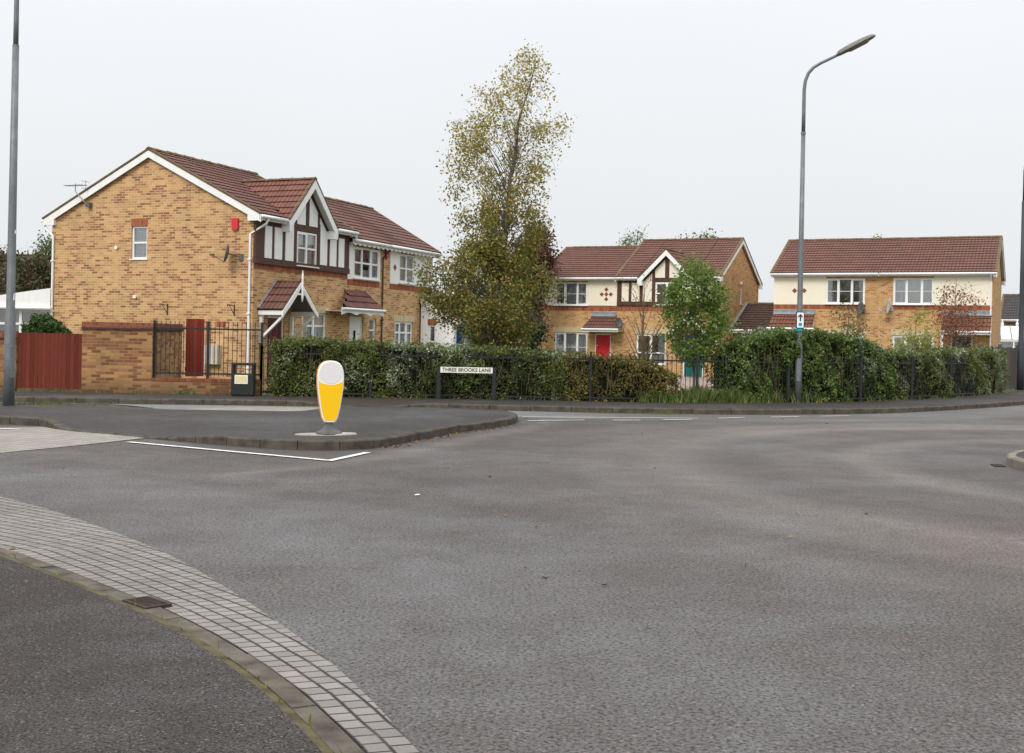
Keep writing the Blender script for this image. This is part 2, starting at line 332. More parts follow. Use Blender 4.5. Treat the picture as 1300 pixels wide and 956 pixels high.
def asphalt_mat(name, base, chip, scale=85.0, wet=0.35, lane=False, rmin=0.38, pits=0.9):
    m, nt, b = newmat(name)
    co = nt.coord()
    vo = nt.node('ShaderNodeTexVoronoi'); vo.inputs['Scale'].default_value = scale; nt.link(co, vo.inputs['Vector'])
    sepc = nt.node('ShaderNodeSeparateColor'); nt.link(vo.outputs['Color'], sepc.inputs[0])
    stone = nt.ramp(sepc.outputs[0], [(0.0, tuple(x * 0.72 for x in base)), (0.6, base), (0.92, tuple(x * 1.22 for x in base)), (1.0, chip)])
    pit = nt.ramp(vo.outputs['Distance'], [(0.35, 0.0), (0.8, 0.85)])
    c = nt.mix(pit, stone, tuple(x * 0.22 for x in base))
    pn = nt.noise(co, scale * 0.64, 3, 0.75)
    holes = nt.ramp(pn, [(0.40, 1.0), (0.50, 0.0)])
    mid = nt.noise(co, 14.0, 4, 0.7)
    c = nt.mix(nt.ramp(mid, [(0.3, 0.30), (0.7, 0.0)]), c, tuple(x * 0.45 for x in base))
    mp = nt.node('ShaderNodeMapping'); mp.inputs['Scale'].default_value = (0.35, 0.35, 1); nt.link(co, mp.inputs[0])
    big = nt.noise(mp.outputs[0], 1.0, 9, 0.72)
    c = nt.mix(nt.ramp(big, [(0.42, 0.0), (0.62, 0.55)]), c, nt.mix(1.0, c, (0.80, 0.70, 0.66), 'MULTIPLY'))
    c = nt.mix(nt.ramp(big, [(0.36, 0.40), (0.50, 0.0)]), c, nt.mix(0.5, c, (0.19, 0.195, 0.205)))  # bluish wet sheen painted in as broad patches
    rough = nt.ramp(big, [(0.3, rmin), (0.65, 0.75)])
    if lane:
        at = nt.node('ShaderNodeAttribute'); at.attribute_name = 'wear_sheen'
        sc = nt.node('ShaderNodeSeparateColor'); nt.link(at.outputs['Color'], sc.inputs[0])
        nz = nt.math('ADD', nt.math('MULTIPLY', nt.noise(co, 1.8, 4, 0.65), 0.9), 0.5)
        c = nt.mix(nt.math('MULTIPLY', nt.math('MULTIPLY', sc.outputs[0], nz), 0.70), c, (0.235, 0.20, 0.175))   # pale worn track
        c = nt.mix(nt.math('MULTIPLY', nt.math('MULTIPLY', sc.outputs[1], nz), 0.55), c, (0.115, 0.082, 0.078))   # reddish track
        sub = nt.node('ShaderNodeVectorMath', operation='DISTANCE'); nt.link(co, sub.inputs[0]); sub.inputs[1].default_value = (10.6, 15.4, 0)
        rr = nt.math('ADD', nt.math('DIVIDE', sub.outputs['Value'], 20.0), nt.math('MULTIPLY', nt.math('SUBTRACT', nt.noise(co, 0.5, 3), 0.5), 0.02))
        arcs = nt.ramp(rr, [(0.255, 0.0), (0.29, 0.75), (0.315, 0.1), (0.345, 0.25), (0.37, 0.0), (0.395, 0.2), (0.425, 1.0), (0.455, 0.55), (0.475, 0.75), (0.50, 0.1), (0.535, 0.45), (0.57, 0.0)])
        rut = nt.ramp(rr, [(0.31, 0.0), (0.33, 0.6), (0.36, 0.2), (0.39, 0.9), (0.415, 0.0), (0.50, 0.0), (0.52, 0.5), (0.55, 0.0)])
        sx_ = nt.node('ShaderNodeSeparateXYZ'); nt.link(co, sx_.inputs[0])
        fd = nt.ramp(nt.math('DIVIDE', nt.math('ADD', sx_.outputs[0], 1.0), 6.0), [(0.0, 0.15), (1.0, 1.0)])
        grit = nt.ramp(nt.noise(co, 5.0, 6, 0.75), [(0.3, 0.35), (0.65, 1.0)])
        c = nt.mix(nt.math('MULTIPLY', nt.math('MULTIPLY', arcs, fd), nt.math('MULTIPLY', grit, 0.95)), c, (0.22, 0.19, 0.165))
        c = nt.mix(nt.math('MULTIPLY', nt.math('MULTIPLY', rut, fd), nt.math('MULTIPLY', grit, 0.65)), c, (0.085, 0.062, 0.059))
        zf = nt.math('MULTIPLY', at.outputs['Alpha'], nt.ramp(nt.noise(co, 0.9, 9, 0.75), [(0.34, 0.2), (0.60, 1.0)]))
        c = nt.mix(nt.math('MULTIPLY', zf, 0.38), c, (0.190, 0.190, 0.197))                                     # damp sky sheen painted as paler blue-grey
        c = nt.mix(nt.math('MULTIPLY', sc.outputs[2], 0.75), c, (0.27, 0.275, 0.28))                           # wet sheen of the far lane painted pale
    c = nt.mix(nt.math('MULTIPLY', holes, pits), c, tuple(x * 0.10 for x in base))  # relief shade in the pits painted as dark spots
    nt.link(c, b.inputs['Base Color'])
    nt.link(nt.math('MAXIMUM', rough, nt.math('MULTIPLY', holes, 0.9)), b.inputs['Roughness'])
    b.inputs['Specular IOR Level'].default_value = wet
    h = nt.math('ADD', nt.math('MULTIPLY', vo.outputs['Distance'], -1.0), nt.math('MULTIPLY', holes, -1.0))
    nt.link(nt.bump(h, 0.45, 0.007), b.inputs['Normal'])
    return m
M_ROAD = asphalt_mat('road_asphalt', (0.122, 0.108, 0.099), (0.28, 0.20, 0.18), 70.0, 0.40, lane=True, pits=0.72)
M_PATH = asphalt_mat('path_asphalt', (0.078, 0.067, 0.061), (0.26, 0.24, 0.21), 110.0, 0.25, rmin=0.6)
M_ISLE = asphalt_mat('island_asphalt', (0.080, 0.075, 0.073), (0.20, 0.19, 0.17), 120.0, 0.3, rmin=0.5)

def block_mat(name, cw, ch, a, bb, joint, jw, rot=0.0):
    m, nt, b = newmat(name)
    uv = nt.coord('UV')
    mp = nt.node('ShaderNodeMapping'); mp.inputs['Rotation'].default_value = (0, 0, rot); nt.link(uv, mp.inputs[0])
    wob = nt.noise(uv, 3.0, 2)
    sp = nt.node('ShaderNodeSeparateXYZ'); nt.link(mp.outputs[0], sp.inputs[0])
    v = nt.math('ADD', sp.outputs[1], nt.math('MULTIPLY', nt.math('SUBTRACT', wob, 0.5), 0.022))
    row = nt.math('FLOOR', nt.math('DIVIDE', v, ch))
    wr = nt.node('ShaderNodeTexWhiteNoise'); wr.noise_dimensions = '1D'; nt.link(row, wr.inputs['W'])
    uu = nt.math('ADD', nt.math('DIVIDE', sp.outputs[0], cw), nt.math('MULTIPLY', wr.outputs[0], 1.0))
    col = nt.math('FLOOR', uu)
    fu = nt.math('MULTIPLY', nt.math('FRACT', uu), cw); fv = nt.math('MULTIPLY', nt.math('FRACT', nt.math('DIVIDE', v, ch)), ch)
    du = nt.math('MINIMUM', fu, nt.math('SUBTRACT', cw, fu)); dv = nt.math('MINIMUM', fv, nt.math('SUBTRACT', ch, fv))
    jn = nt.noise(uv, 5.0, 4, 0.7)
    jf = nt.math('MAXIMUM', nt.ramp(du, [(jw * 0.65, 1.0), (jw * 1.5, 0.0)]), nt.ramp(dv, [(jw * 0.8, 1.0), (jw * 1.9, 0.0)]))
    jf2 = nt.math('MULTIPLY', jf, nt.ramp(jn, [(0.25, 0.6), (0.5, 1.0)]))
    cx = nt.node('ShaderNodeCombineXYZ'); nt.link(col, cx.inputs[0]); nt.link(row, cx.inputs[1])
    wn = nt.node('ShaderNodeTexWhiteNoise'); wn.noise_dimensions = '2D'; nt.link(cx.outputs[0], wn.inputs['Vector'])
    c = nt.mix(wn.outputs[0], a, bb)
    g = nt.noise(uv, 1.2, 5, 0.65)
    c = nt.mix(nt.ramp(g, [(0.4, 0.0), (0.7, 0.5)]), c, tuple(x * 0.55 for x in a))
    gg = nt.noise(uv, 140, 3, 0.7)
    c = nt.mix(nt.ramp(gg, [(0.35, 0.35), (0.6, 0.0)]), c, tuple(x * 0.5 for x in a))
    c = nt.mix(jf2, c, joint)
    nt.link(c, b.inputs['Base Color']); b.inputs['Roughness'].default_value = 0.75
    b.inputs['Specular IOR Level'].default_value = 0.3
    h = nt.math('ADD', nt.math('MULTIPLY', jf, -1.0), nt.math('ADD', nt.math('MULTIPLY', wn.outputs[0], 0.35), nt.math('MULTIPLY', gg, 0.25)))
    nt.link(nt.bump(h, 0.6, 0.010), b.inputs['Normal'])
    return m
def slurry():
    m, nt, b = newmat('pale_slurry_edge')
    uv = nt.coord('UV'); sp = nt.node('ShaderNodeSeparateXYZ'); nt.link(uv, sp.inputs[0])
    n = nt.noise(nt.coord(), 14, 5, 0.7); n2 = nt.noise(nt.coord(), 130, 4, 0.7)
    f = nt.ramp(nt.math('ADD', nt.math('MULTIPLY', sp.outputs[1], 2.0), nt.math('MULTIPLY', n, 0.6)), [(0.32, 0.0), (0.60, 1.0)])
    c = nt.mix(f, (0.225, 0.22, 0.208), (0.125, 0.117, 0.113))
    c = nt.mix(nt.math('MULTIPLY', nt.ramp(n2, [(0.38, 1.0), (0.52, 0.0)]), nt.math('ADD', nt.math('MULTIPLY', f, 0.6), 0.3)), c, (0.03, 0.028, 0.026))
    nt.link(c, b.inputs['Base Color']); b.inputs['Roughness'].default_value = 0.7
    nt.link(nt.bump(n2, 0.6, 0.008), b.inputs['Normal'])
    return m
M_SLURRY = slurry()
M_BLOCK = block_mat('channel_blocks', 0.10, 0.104, (0.225, 0.205, 0.19), (0.31, 0.283, 0.262), (0.024, 0.019, 0.016), 0.0055)
M_RAMP = block_mat('ramp_blocks', 0.10, 0.20, (0.31, 0.28, 0.25), (0.40, 0.37, 0.33), (0.12, 0.10, 0.085), 0.006, rot=R(35))
M_DRIVE = block_mat('drive_blocks', 0.20, 0.10, (0.36, 0.27, 0.23), (0.42, 0.32, 0.28), (0.16, 0.12, 0.10), 0.006)
def paint_mat():
    m, nt, b = newmat('road_paint')
    n = nt.noise(nt.coord(), 30, 4, 0.7)
    n2 = nt.noise(nt.coord(), 5, 3, 0.6)
    c = nt.ramp(nt.math('MULTIPLY', n, nt.math('ADD', n2, 0.55)), [(0.36, (0.26, 0.25, 0.24)), (0.50, (0.76, 0.76, 0.74))])
    nt.link(c, b.inputs['Base Color']); b.inputs['Roughness'].default_value = 0.6
    nt.link(nt.bump(nt.noise(nt.coord(), 90, 2), 0.4, 0.004), b.inputs['Normal'])
    return m
M_PAINT = paint_mat()
def ground_mat():
    m, nt, b = newmat('rough_grass_ground')
    n = nt.noise(nt.coord(), 0.6, 5, 0.7); n2 = nt.noise(nt.coord(), 25, 4, 0.7)
    c = nt.ramp(n, [(0.3, (0.05, 0.07, 0.022)), (0.55, (0.08, 0.10, 0.03)), (0.75, (0.10, 0.085, 0.05))])
    c = nt.mix(nt.ramp(n2, [(0.3, 0.5), (0.7, 0.0)]), c, (0.025, 0.03, 0.012))
    nt.link(c, b.inputs['Base Color']); b.inputs['Roughness'].default_value = 0.95
    nt.link(nt.bump(n2, 0.6, 0.03), b.inputs['Normal'])
    return m
M_GROUND = ground_mat()
M_VERGE = simple('mossy_edge', (0.10, 0.085, 0.05), 0.95, 0.1, var=0.5, scale=6, bump=0.5)

# ------------------------------------------------------------------ mesh helpers
class MB:
    def __init__(s):
        s.v, s.f, s.uv, s.mi, s.mats = [], [], [], [], []
    def _m(s, mat):
        if mat not in s.mats: s.mats.append(mat)
        return s.mats.index(mat)
    def poly(s, pts, mat, uv=None):
        i = len(s.v)
        s.v += [tuple(p) for p in pts]
        s.f.append(tuple(range(i, i + len(pts)))); s.mi.append(s._m(mat)); s.uv.append(uv)
    def box(s, x0, x1, y0, y1, z0, z1, mat):
        if x0 > x1: x0, x1 = x1, x0
        if y0 > y1: y0, y1 = y1, y0
        if z0 > z1: z0, z1 = z1, z0
        p = [(x, y, z) for z in (z0, z1) for y in (y0, y1) for x in (x0, x1)]
        for q in ((0, 1, 5, 4), (1, 3, 7, 5), (3, 2, 6, 7), (2, 0, 4, 6), (4, 5, 7, 6), (2, 3, 1, 0)):
            s.poly([p[k] for k in q], mat)
    def hexa(s, a, b, mat):
        """a, b: two matching quads (lists of 4 points) joined into a block"""
        s.poly(a[::-1], mat); s.poly(b, mat)
        for i in range(len(a)):
            j = (i + 1) % len(a)
            s.poly([a[i], a[j], b[j], b[i]], mat)
    def prism(s, pts, d, mat):
        d = Vector(d)
        a = [Vector(p) for p in pts]
        s.hexa(a, [p + d for p in a], mat)
    def bar(s, p, q, w, h, mat, up=(0, 0, 1)):
        p, q = Vector(p), Vector(q)
        t = (q - p).normalized(); sd = t.cross(Vector(up))
        if sd.length < 1e-4: sd = t.cross(Vector((1, 0, 0)))
        sd.normalize(); u = sd.cross(t).normalized()
        o = [sd * (w / 2) + u * (h / 2), -sd * (w / 2) + u * (h / 2), -sd * (w / 2) - u * (h / 2), sd * (w / 2) - u * (h / 2)]
        s.hexa([p + k for k in o], [q + k for k in o], mat)
    def tube(s, pts, rads, mat, n=8, cap=True):
        pts = [Vector(p) for p in pts]
        if not hasattr(rads, '__len__'): rads = [rads] * len(pts)
        rings = []; pu = None
        for i, p in enumerate(pts):
            t = (pts[min(i + 1, len(pts) - 1)] - pts[max(i - 1, 0)])
            if t.length < 1e-6: t = Vector((0, 0, 1))
            t.normalize()
            if pu is None:
                pu = t.cross(Vector((0, 1, 0.01)))
                if pu.length < 0.05: pu = t.cross(Vector((1, 0, 0)))
            pu = (pu - t * pu.dot(t)).normalized(); w = t.cross(pu)
            b = len(s.v)
            for k in range(n):
                a = 2 * math.pi * k / n
                s.v.append(tuple(p + (pu * math.cos(a) + w * math.sin(a)) * rads[i]))
            rings.append(b)
        m = s._m(mat)
        for a, b in zip(rings, rings[1:]):
            for k in range(n):
                l = (k + 1) % n
                s.f.append((a + k, a + l, b + l, b + k)); s.mi.append(m); s.uv.append(None)
        if cap:
            s.f.append(tuple(rings[0] + k for k in range(n))[::-1]); s.mi.append(m); s.uv.append(None)
            s.f.append(tuple(rings[-1] + k for k in range(n))); s.mi.append(m); s.uv.append(None)
    def lathe(s, prof, mat, n=20, c=(0, 0, 0)):
        rings = []
        for r, z in prof:
            b = len(s.v)
            for k in range(n):
                a = 2 * math.pi * k / n
                s.v.append((c[0] + r * math.cos(a), c[1] + r * math.sin(a), c[2] + z))
            rings.append(b)
        m = s._m(mat)
        for a, b in zip(rings, rings[1:]):
            for k in range(n):
                l = (k + 1) % n
                s.f.append((a + k, a + l, b + l, b + k)); s.mi.append(m); s.uv.append(None)
        s.f.append(tuple(rings[0] + k for k in range(n))[::-1]); s.mi.append(m); s.uv.append(None)
        s.f.append(tuple(rings[-1] + k for k in range(n))); s.mi.append(m); s.uv.append(None)
    def build(s, name, parent=None, loc=(0, 0, 0), rotz=0.0, smooth=False, uvoff=(0, 0), bevel=0.0):
        me = bpy.data.meshes.new(name)
        me.from_pydata(s.v, [], s.f)
        for m in s.mats: me.materials.append(m)
        me.polygons.foreach_set('material_index', s.mi)
        ul = me.uv_layers.new(name='UVMap')
        zz = Vector((0, 0, 1))
        for p in me.polygons:
            u = s.uv[p.index]
            n = p.normal
            if u is None:
                if abs(n.z) > 0.98: t, bt = Vector((1, 0, 0)), Vector((0, 1, 0))
                else:
                    t = zz.cross(n); t.normalize(); bt = n.cross(t)
            for k, li in enumerate(p.loop_indices):
                if u is None:
                    co = me.vertices[me.loops[li].vertex_index].co
                    ul.data[li].uv = (co.dot(t) + uvoff[0] + 50, co.dot(bt) + uvoff[1] + 50)
                else:
                    ul.data[li].uv = u[k]
        if smooth:
            me.polygons.foreach_set('use_smooth', [True] * len(me.polygons))
        if bevel:
            bm = bmesh.new(); bm.from_mesh(me)
            bmesh.ops.remove_doubles(bm, verts=bm.verts, dist=1e-5)
            bmesh.ops.bevel(bm, geom=bm.edges[:], offset=bevel, segments=2, affect='EDGES', profile=0.6)
            bm.to_mesh(me); bm.free()
        me.update()
        o = bpy.data.objects.new(name, me); COL.objects.link(o)
        o.location = loc; o.rotation_euler = (0, 0, rotz)
        if parent: o.parent = parent
        return o

def tag(o, label=None, cat=None, group=None, kind=None):
    if label: o['label'] = label
    if cat: o['category'] = cat
    if group: o['group'] = group
    if kind: o['kind'] = kind
    return o
def thing(name, loc, rotz, label, cat, group=None):
    o = bpy.data.objects.new(name, None); COL.objects.link(o)
    o.location = loc; o.rotation_euler = (0, 0, rotz); o.empty_display_size = 0.2
    return tag(o, label, cat, group)
def copy_tree(o, parent=None):
    c = o.copy(); COL.objects.link(c)
    if parent: c.parent = parent
    for ch in list(o.children): copy_tree(ch, c)
    return c
def fast_mesh(name, V, F, mat, parent=None, loc=(0, 0, 0)):
    """V (n,3) float array, F (m,4) int array"""
    me = bpy.data.meshes.new(name)
    me.vertices.add(len(V)); me.vertices.foreach_set('co', np.asarray(V, np.float32).ravel())
    k = F.shape[1]
    me.loops.add(F.size); me.loops.foreach_set('vertex_index', F.astype(np.int32).ravel())
    me.polygons.add(len(F))
    me.polygons.foreach_set('loop_start', np.arange(0, F.size, k, dtype=np.int32))
    me.polygons.foreach_set('loop_total', np.full(len(F), k, np.int32))
    me.update(calc_edges=True); me.validate()
    me.materials.append(mat)
    o = bpy.data.objects.new(name, me); COL.objects.link(o); o.location = loc
    if parent: o.parent = parent
    return o
def leaves(name, C, size, mat, parent=None, flat=0.0, droop=0.0, aspect=0.62):
    """one small rhombic leaf at each centre C"""
    C = np.asarray(C, float); n = len(C)
    d = nrg.normal(size=(n, 3)); d[:, 2] = d[:, 2] * (1 - flat) - droop
    d /= np.linalg.norm(d, axis=1)[:, None]
    e = nrg.normal(size=(n, 3)); e -= d * (e * d).sum(1)[:, None]; e /= np.linalg.norm(e, axis=1)[:, None]
    if flat:
        e[:, 2] *= (1 - flat); e /= np.linalg.norm(e, axis=1)[:, None]
    s = (size * nrg.uniform(0.65, 1.3, n))[:, None]
    nn = np.cross(d, e)
    V = np.empty((n, 4, 3))
    V[:, 0] = C - d * s * 0.5
    V[:, 1] = C + e * s * aspect * 0.5 + nn * s * 0.08
    V[:, 2] = C + d * s * 0.5
    V[:, 3] = C - e * s * aspect * 0.5 + nn * s * 0.08
    return fast_mesh(name, V.reshape(-1, 3), np.arange(n * 4).reshape(n, 4), mat, parent)

def at(px, py, Y):
    a, b = (px - 650) / FPX * Y, (PY - py) / FPX * Y
    return Vector((a * cr - b * sr, Y, CH + a * sr + b * cr))

# ------------------------------------------------------------------ world and sun
w = bpy.data.worlds.new('World'); S.world = w; w.use_nodes = True
wt = NT(w); bg = wt.n['Background']
SUN_EL, SUN_AZ = R(42), R(205)          # high behind the camera, a little to the left
sky = wt.node('ShaderNodeTexSky', sky_type='NISHITA', sun_disc=False)
sky.sun_elevation = SUN_EL; sky.sun_rotation = SUN_AZ
sky.air_density = 1.5; sky.dust_density = 4.0
gm = wt.coord('Generated')
sx = wt.node('ShaderNodeSeparateXYZ'); wt.link(gm, sx.inputs[0])
cl = wt.noise(gm, 2.2, 5, 0.55)
el = wt.math('ADD', sx.outputs[2], wt.math('MULTIPLY', wt.math('SUBTRACT', cl, 0.5), 0.16))
over = wt.ramp(el, [(0.0, (0.82, 0.845, 0.865)), (0.12, (0.865, 0.89, 0.915)), (0.27, (0.94, 0.965, 1.0)), (1.0, (1.0, 1.0, 1.0))])
gain = wt.math('ADD', 1.0, wt.math('MULTIPLY', wt.math('MAXIMUM', wt.math('SUBTRACT', sx.outputs[2], 0.30), 0.0), 1.35))
vm = wt.node('ShaderNodeVectorMath', operation='SCALE'); wt.link(over, vm.inputs[0]); wt.link(gain, vm.inputs['Scale'])
ns = wt.node('ShaderNodeVectorMath', operation='SCALE'); wt.link(sky.outputs[0], ns.inputs[0]); ns.inputs['Scale'].default_value = 0.10
wt.link(wt.mix(0.04, vm.outputs[0], ns.outputs[0]), bg.inputs[0])
bg.inputs[1].default_value = 1.0
ld = bpy.data.lights.new('sun', 'SUN'); ld.energy = 1.75; ld.angle = R(22); ld.color = (1.0, 0.965, 0.91)
sun = bpy.data.objects.new('sun', ld); COL.objects.link(sun)
sd = Vector((math.sin(SUN_AZ) * math.cos(SUN_EL), math.cos(SUN_AZ) * math.cos(SUN_EL), math.sin(SUN_EL)))
sun.rotation_euler = sd.to_track_quat('Z', 'Y').to_euler(); sun.location = (0, -10, 30)

# ------------------------------------------------------------------ ground, road, kerbs, pavements
def smooth_line(pts, step=0.4):
    """Catmull-Rom through 2D points, resampled"""
    P = [np.array(p, float) for p in pts]
    P = [2 * P[0] - P[1]] + P + [2 * P[-1] - P[-2]]
    out = []
    for i in range(1, len(P) - 2):
        n = max(2, int(np.linalg.norm(P[i + 1] - P[i]) / step))
        for k in range(n):
            t = k / n
            out.append(0.5 * ((2 * P[i]) + (-P[i - 1] + P[i + 1]) * t + (2 * P[i - 1] - 5 * P[i] + 4 * P[i + 1] - P[i + 2]) * t * t
                              + (-P[i - 1] + 3 * P[i] - 3 * P[i + 1] + P[i + 2]) * t ** 3))
    out.append(P[-2])
    return np.array(out)
def offset_line(L, d):
    t = np.gradient(L, axis=0); t /= np.linalg.norm(t, axis=1)[:, None]
    return L + np.stack([-t[:, 1], t[:, 0]], 1) * d
def arclen(L): return np.concatenate([[0], np.cumsum(np.linalg.norm(np.diff(L, axis=0), axis=1))])
def strip(mb, A, B, za, zb, mat, flip=False):
    """ribbon between two equally sampled lines; UV along / across in metres"""
    s = arclen(A)
    za = np.broadcast_to(za, len(A)); zb = np.broadcast_to(zb, len(A))
    for i in range(len(A) - 1):
        w0, w1 = np.linalg.norm(B[i] - A[i]), np.linalg.norm(B[i + 1] - A[i + 1])
        p = [(*A[i], za[i]), (*A[i + 1], za[i + 1]), (*B[i + 1], zb[i + 1]), (*B[i], zb[i])]
        u = [(s[i], 0), (s[i + 1], 0), (s[i + 1], w1), (s[i], w0)]
        if flip: p, u = p[::-1], u[::-1]
        mb.poly(p, mat, u)
def dist_to(P, L):
    """distance of points P (n,2) to polyline samples L"""
    return np.sqrt(((P[:, None, :] - L[None, :, :]) ** 2).sum(2)).min(1)

g = MB(); g.poly([(-700, -60, -0.04), (700, -60, -0.04), (700, 1500, -0.04), (-700, 1500, -0.04)], M_GROUND)
tag(g.build('ground'), kind='structure')

KERB = smooth_line([(-60, 20.5), (-30, 23.6), (-16, 25.5), (-11.2, 26.1), (-8.5, 26.35), (-5.6, 26.7), (-3.5, 26.8), (-1.75, 26.72), (0.4, 26.65),
                    (2.7, 26.6), (5.6, 27.05), (8.1, 28.1), (9.8, 29.25), (12.1, 31.4), (15.0, 34.6), (19, 40), (27, 52), (45, 80)])
BACK = smooth_line([(-60, 23.4), (-30, 26.4), (-16, 28.0), (-12.2, 28.4), (-8.8, 28.75), (-6.5, 28.8), (-4.7, 28.85), (-1.8, 29.1), (0.7, 29.3),
                    (2.94, 29.35), (5.2, 29.75), (7.4, 30.7), (9.6, 32.1), (13.0, 35.4), (16.2, 39.6), (18.6, 43.2), (27, 56), (44, 83)])
# road sheet with worn-track and painted wet-sheen attribute
def road():
    xs = np.concatenate([np.arange(-60, -14, 2.0), np.arange(-14, 16, 0.3), np.arange(16, 47, 1.5)])
    ys = np.concatenate([np.arange(-8, 3, 1.0), np.arange(3, 36, 0.3), np.arange(36, 90, 2.0)])
    kx, ky = KERB[:, 0], KERB[:, 1]
    V = []; idx = {}
    top = np.interp(xs, kx, ky)
    for i, x in enumerate(xs):
        for j, y in enumerate(ys):
            idx[i, j] = len(V); V.append((x, y if y < top[i] else top[i], 0.0))
    F = []
    for i in range(len(xs) - 1):
        for j in range(len(ys) - 1):
            if ys[j] >= top[i] and ys[j] >= top[i + 1]: continue
            F.append((idx[i, j], idx[i + 1, j], idx[i + 1, j + 1], idx[i, j + 1]))
    V = np.array(V)
    o = fast_mesh('road', V, np.array(F), M_ROAD)
    me = o.data; n = len(me.vertices)
    co = np.empty(n * 3, np.float32); me.vertices.foreach_get('co', co); P = co.reshape(n, 3)[:, :2]
    C = np.array([10.6, 15.4]); r = np.linalg.norm(P - C, axis=1)
    wear_sheen = np.zeros(n); red = np.zeros(n)
    isl = smooth_line([(0.75, 24.0), (0.4, 21.8), (-0.5, 19.4), (-1.2, 17.2), (-2.0, 15.2), (-3.2, 13.4)])
    wear_sheen += np.exp(-(dist_to(P, isl) / 0.22) ** 2) * 0.75
    dk = dist_to(P, KERB)
    lane = np.clip((2.35 - dk) / 0.35, 0, 1) * np.clip((2.2 - P[:, 0]) / 4 + 0.35, 0.30, 1)  # far lane strip where the wet sheen is painted in
    seam = np.interp(P[:, 0], [-12, -5.2, -3.6, -2.2, -.9, .4, 1.6, 4], [16.2, 13.6, 12.6, 11.7, 11.0, 10.3, 9.2, 6.5])
    zone = np.clip((seam - P[:, 1]) / .35 + .5, 0, 1) * np.clip((3.0 - P[:, 0]) / 3.0, 0, 1)  # area where the damp sheen is painted in
    zone = np.maximum(zone, .7 * np.exp(-((P[:, 0] - 2.1) / .9) ** 2 - ((P[:, 1] - 15.5) / 1.6) ** 2))
    zone = np.maximum(zone, .8 * np.exp(-((P[:, 0] - 6.4) / .8) ** 2 - ((P[:, 1] - 17.4) / 1.3) ** 2))
    a = me.color_attributes.new('wear_sheen', 'FLOAT_COLOR', 'POINT')
    a.data.foreach_set('color', np.stack([np.clip(wear_sheen, 0, 1), np.clip(red, 0, 1), np.clip(lane, 0, 1), np.clip(zone, 0, 1)], 1).astype(np.float32).ravel())
    tag(o, kind='structure')
road()

def kerb_strip(name, L, side, z, wdt=0.14, mat=M_KERB, zf=None, gap=0.92, face=True):
    """individual kerb stones laid along line L; side = +1 when the raised ground is to the left of the line"""
    mb = MB(); s = arclen(L); n = max(1, int(s[-1] / gap))
    M = offset_line(L, side * wdt)
    for k in range(n):
        lo, hi = s[-1] * k / n + 0.006, s[-1] * (k + 1) / n - 0.006
        ts = np.linspace(lo, hi, 4)
        fx = lambda LL, t: np.array([np.interp(t, s, LL[:, 0]), np.interp(t, s, LL[:, 1])])
        jit = rnd.uniform(-0.006, 0.006)
        a0, b0 = [], []
        for i in range(3):
            p, q = fx(L, ts[i]), fx(L, ts[i + 1]); p2, q2 = fx(M, ts[i]), fx(M, ts[i + 1])
            zp = (zf(p) if zf else z) + jit + 0.004; zq = (zf(q) if zf else z) + jit + 0.004
            d, e = (p2 - p) / wdt * 0.02, (q2 - q) / wdt * 0.02
            top = [(*(p + d), zp), (*(q + e), zq), (*q2, zq), (*p2, zp)]
            fac = [(*p, -0.05), (*q, -0.05), (*q, zq - 0.02), (*p, zp - 0.02)]
            ch = [(*p, zp - 0.02), (*q, zq - 0.02), (*(q + e), zq), (*(p + d), zp)]
            if side < 0: top, fac, ch = top[::-1], fac[::-1], ch[::-1]
            mb.poly(top, mat); mb.poly(fac, mat); mb.poly(ch, mat)
            if i == 0:
                mb.poly([(*p, -0.05), (*p, zp - 0.02), (*(p + d), zp), (*p2, zp), (*p2, -0.05)], mat)
            if i == 2:
                mb.poly([(*q, -0.05), (*q, zq - 0.02), (*(q + e), zq), (*q2, zq), (*q2, -0.05)], mat)
    o = mb.build(name); tag(o, kind='structure'); return o

def pz(p):   # pavement height: dropped at the crossing point
    return 0.12 - 0.095 * math.exp(-((p[0] + 3.4) / 1.1) ** 4) - 0.05 * math.exp(-((p[0] + 15) / 2) ** 4)
kerb_strip('kerb', KERB, 1, 0.12, zf=pz)
def resample(L, n):
    s = arclen(L); t = np.linspace(0, s[-1], n)
    return np.stack([np.interp(t, s, L[:, 0]), np.interp(t, s, L[:, 1])], 1)
mb = MB()
A = offset_line(KERB, 0.14); m = A.shape[0]
bx = np.array([BACK[np.argmin(((BACK - p) ** 2).sum(1))] for p in A])
mid = A * 0.55 + bx * 0.45
za = np.array([pz(p) for p in A])
strip(mb, A, mid, za, np.full(m, 0.12), M_PATH); strip(mb, mid, bx, 0.12, 0.12, M_PATH)
bb = offset_line(BACK, 0.6)
bx2 = np.array([bb[np.argmin(((bb - p) ** 2).sum(1))] for p in bx])
tag(mb.build('pavement'), kind='structure')
mb = MB(); bk2 = offset_line(BACK, 3.2); strip(mb, BACK, bk2, 0.115, 0.02, M_GROUND); tag(mb.build('garden_strip'), kind='structure')

# driveway in front of the teal door
mb = MB(); mb.poly([(4.2, 32.6, 0.035), (7.8, 33.6, 0.035), (11.5, 55.2, 0.0), (7.6, 57.0, 0.0)], M_DRIVE)
tag(mb.build('driveway'), kind='structure')

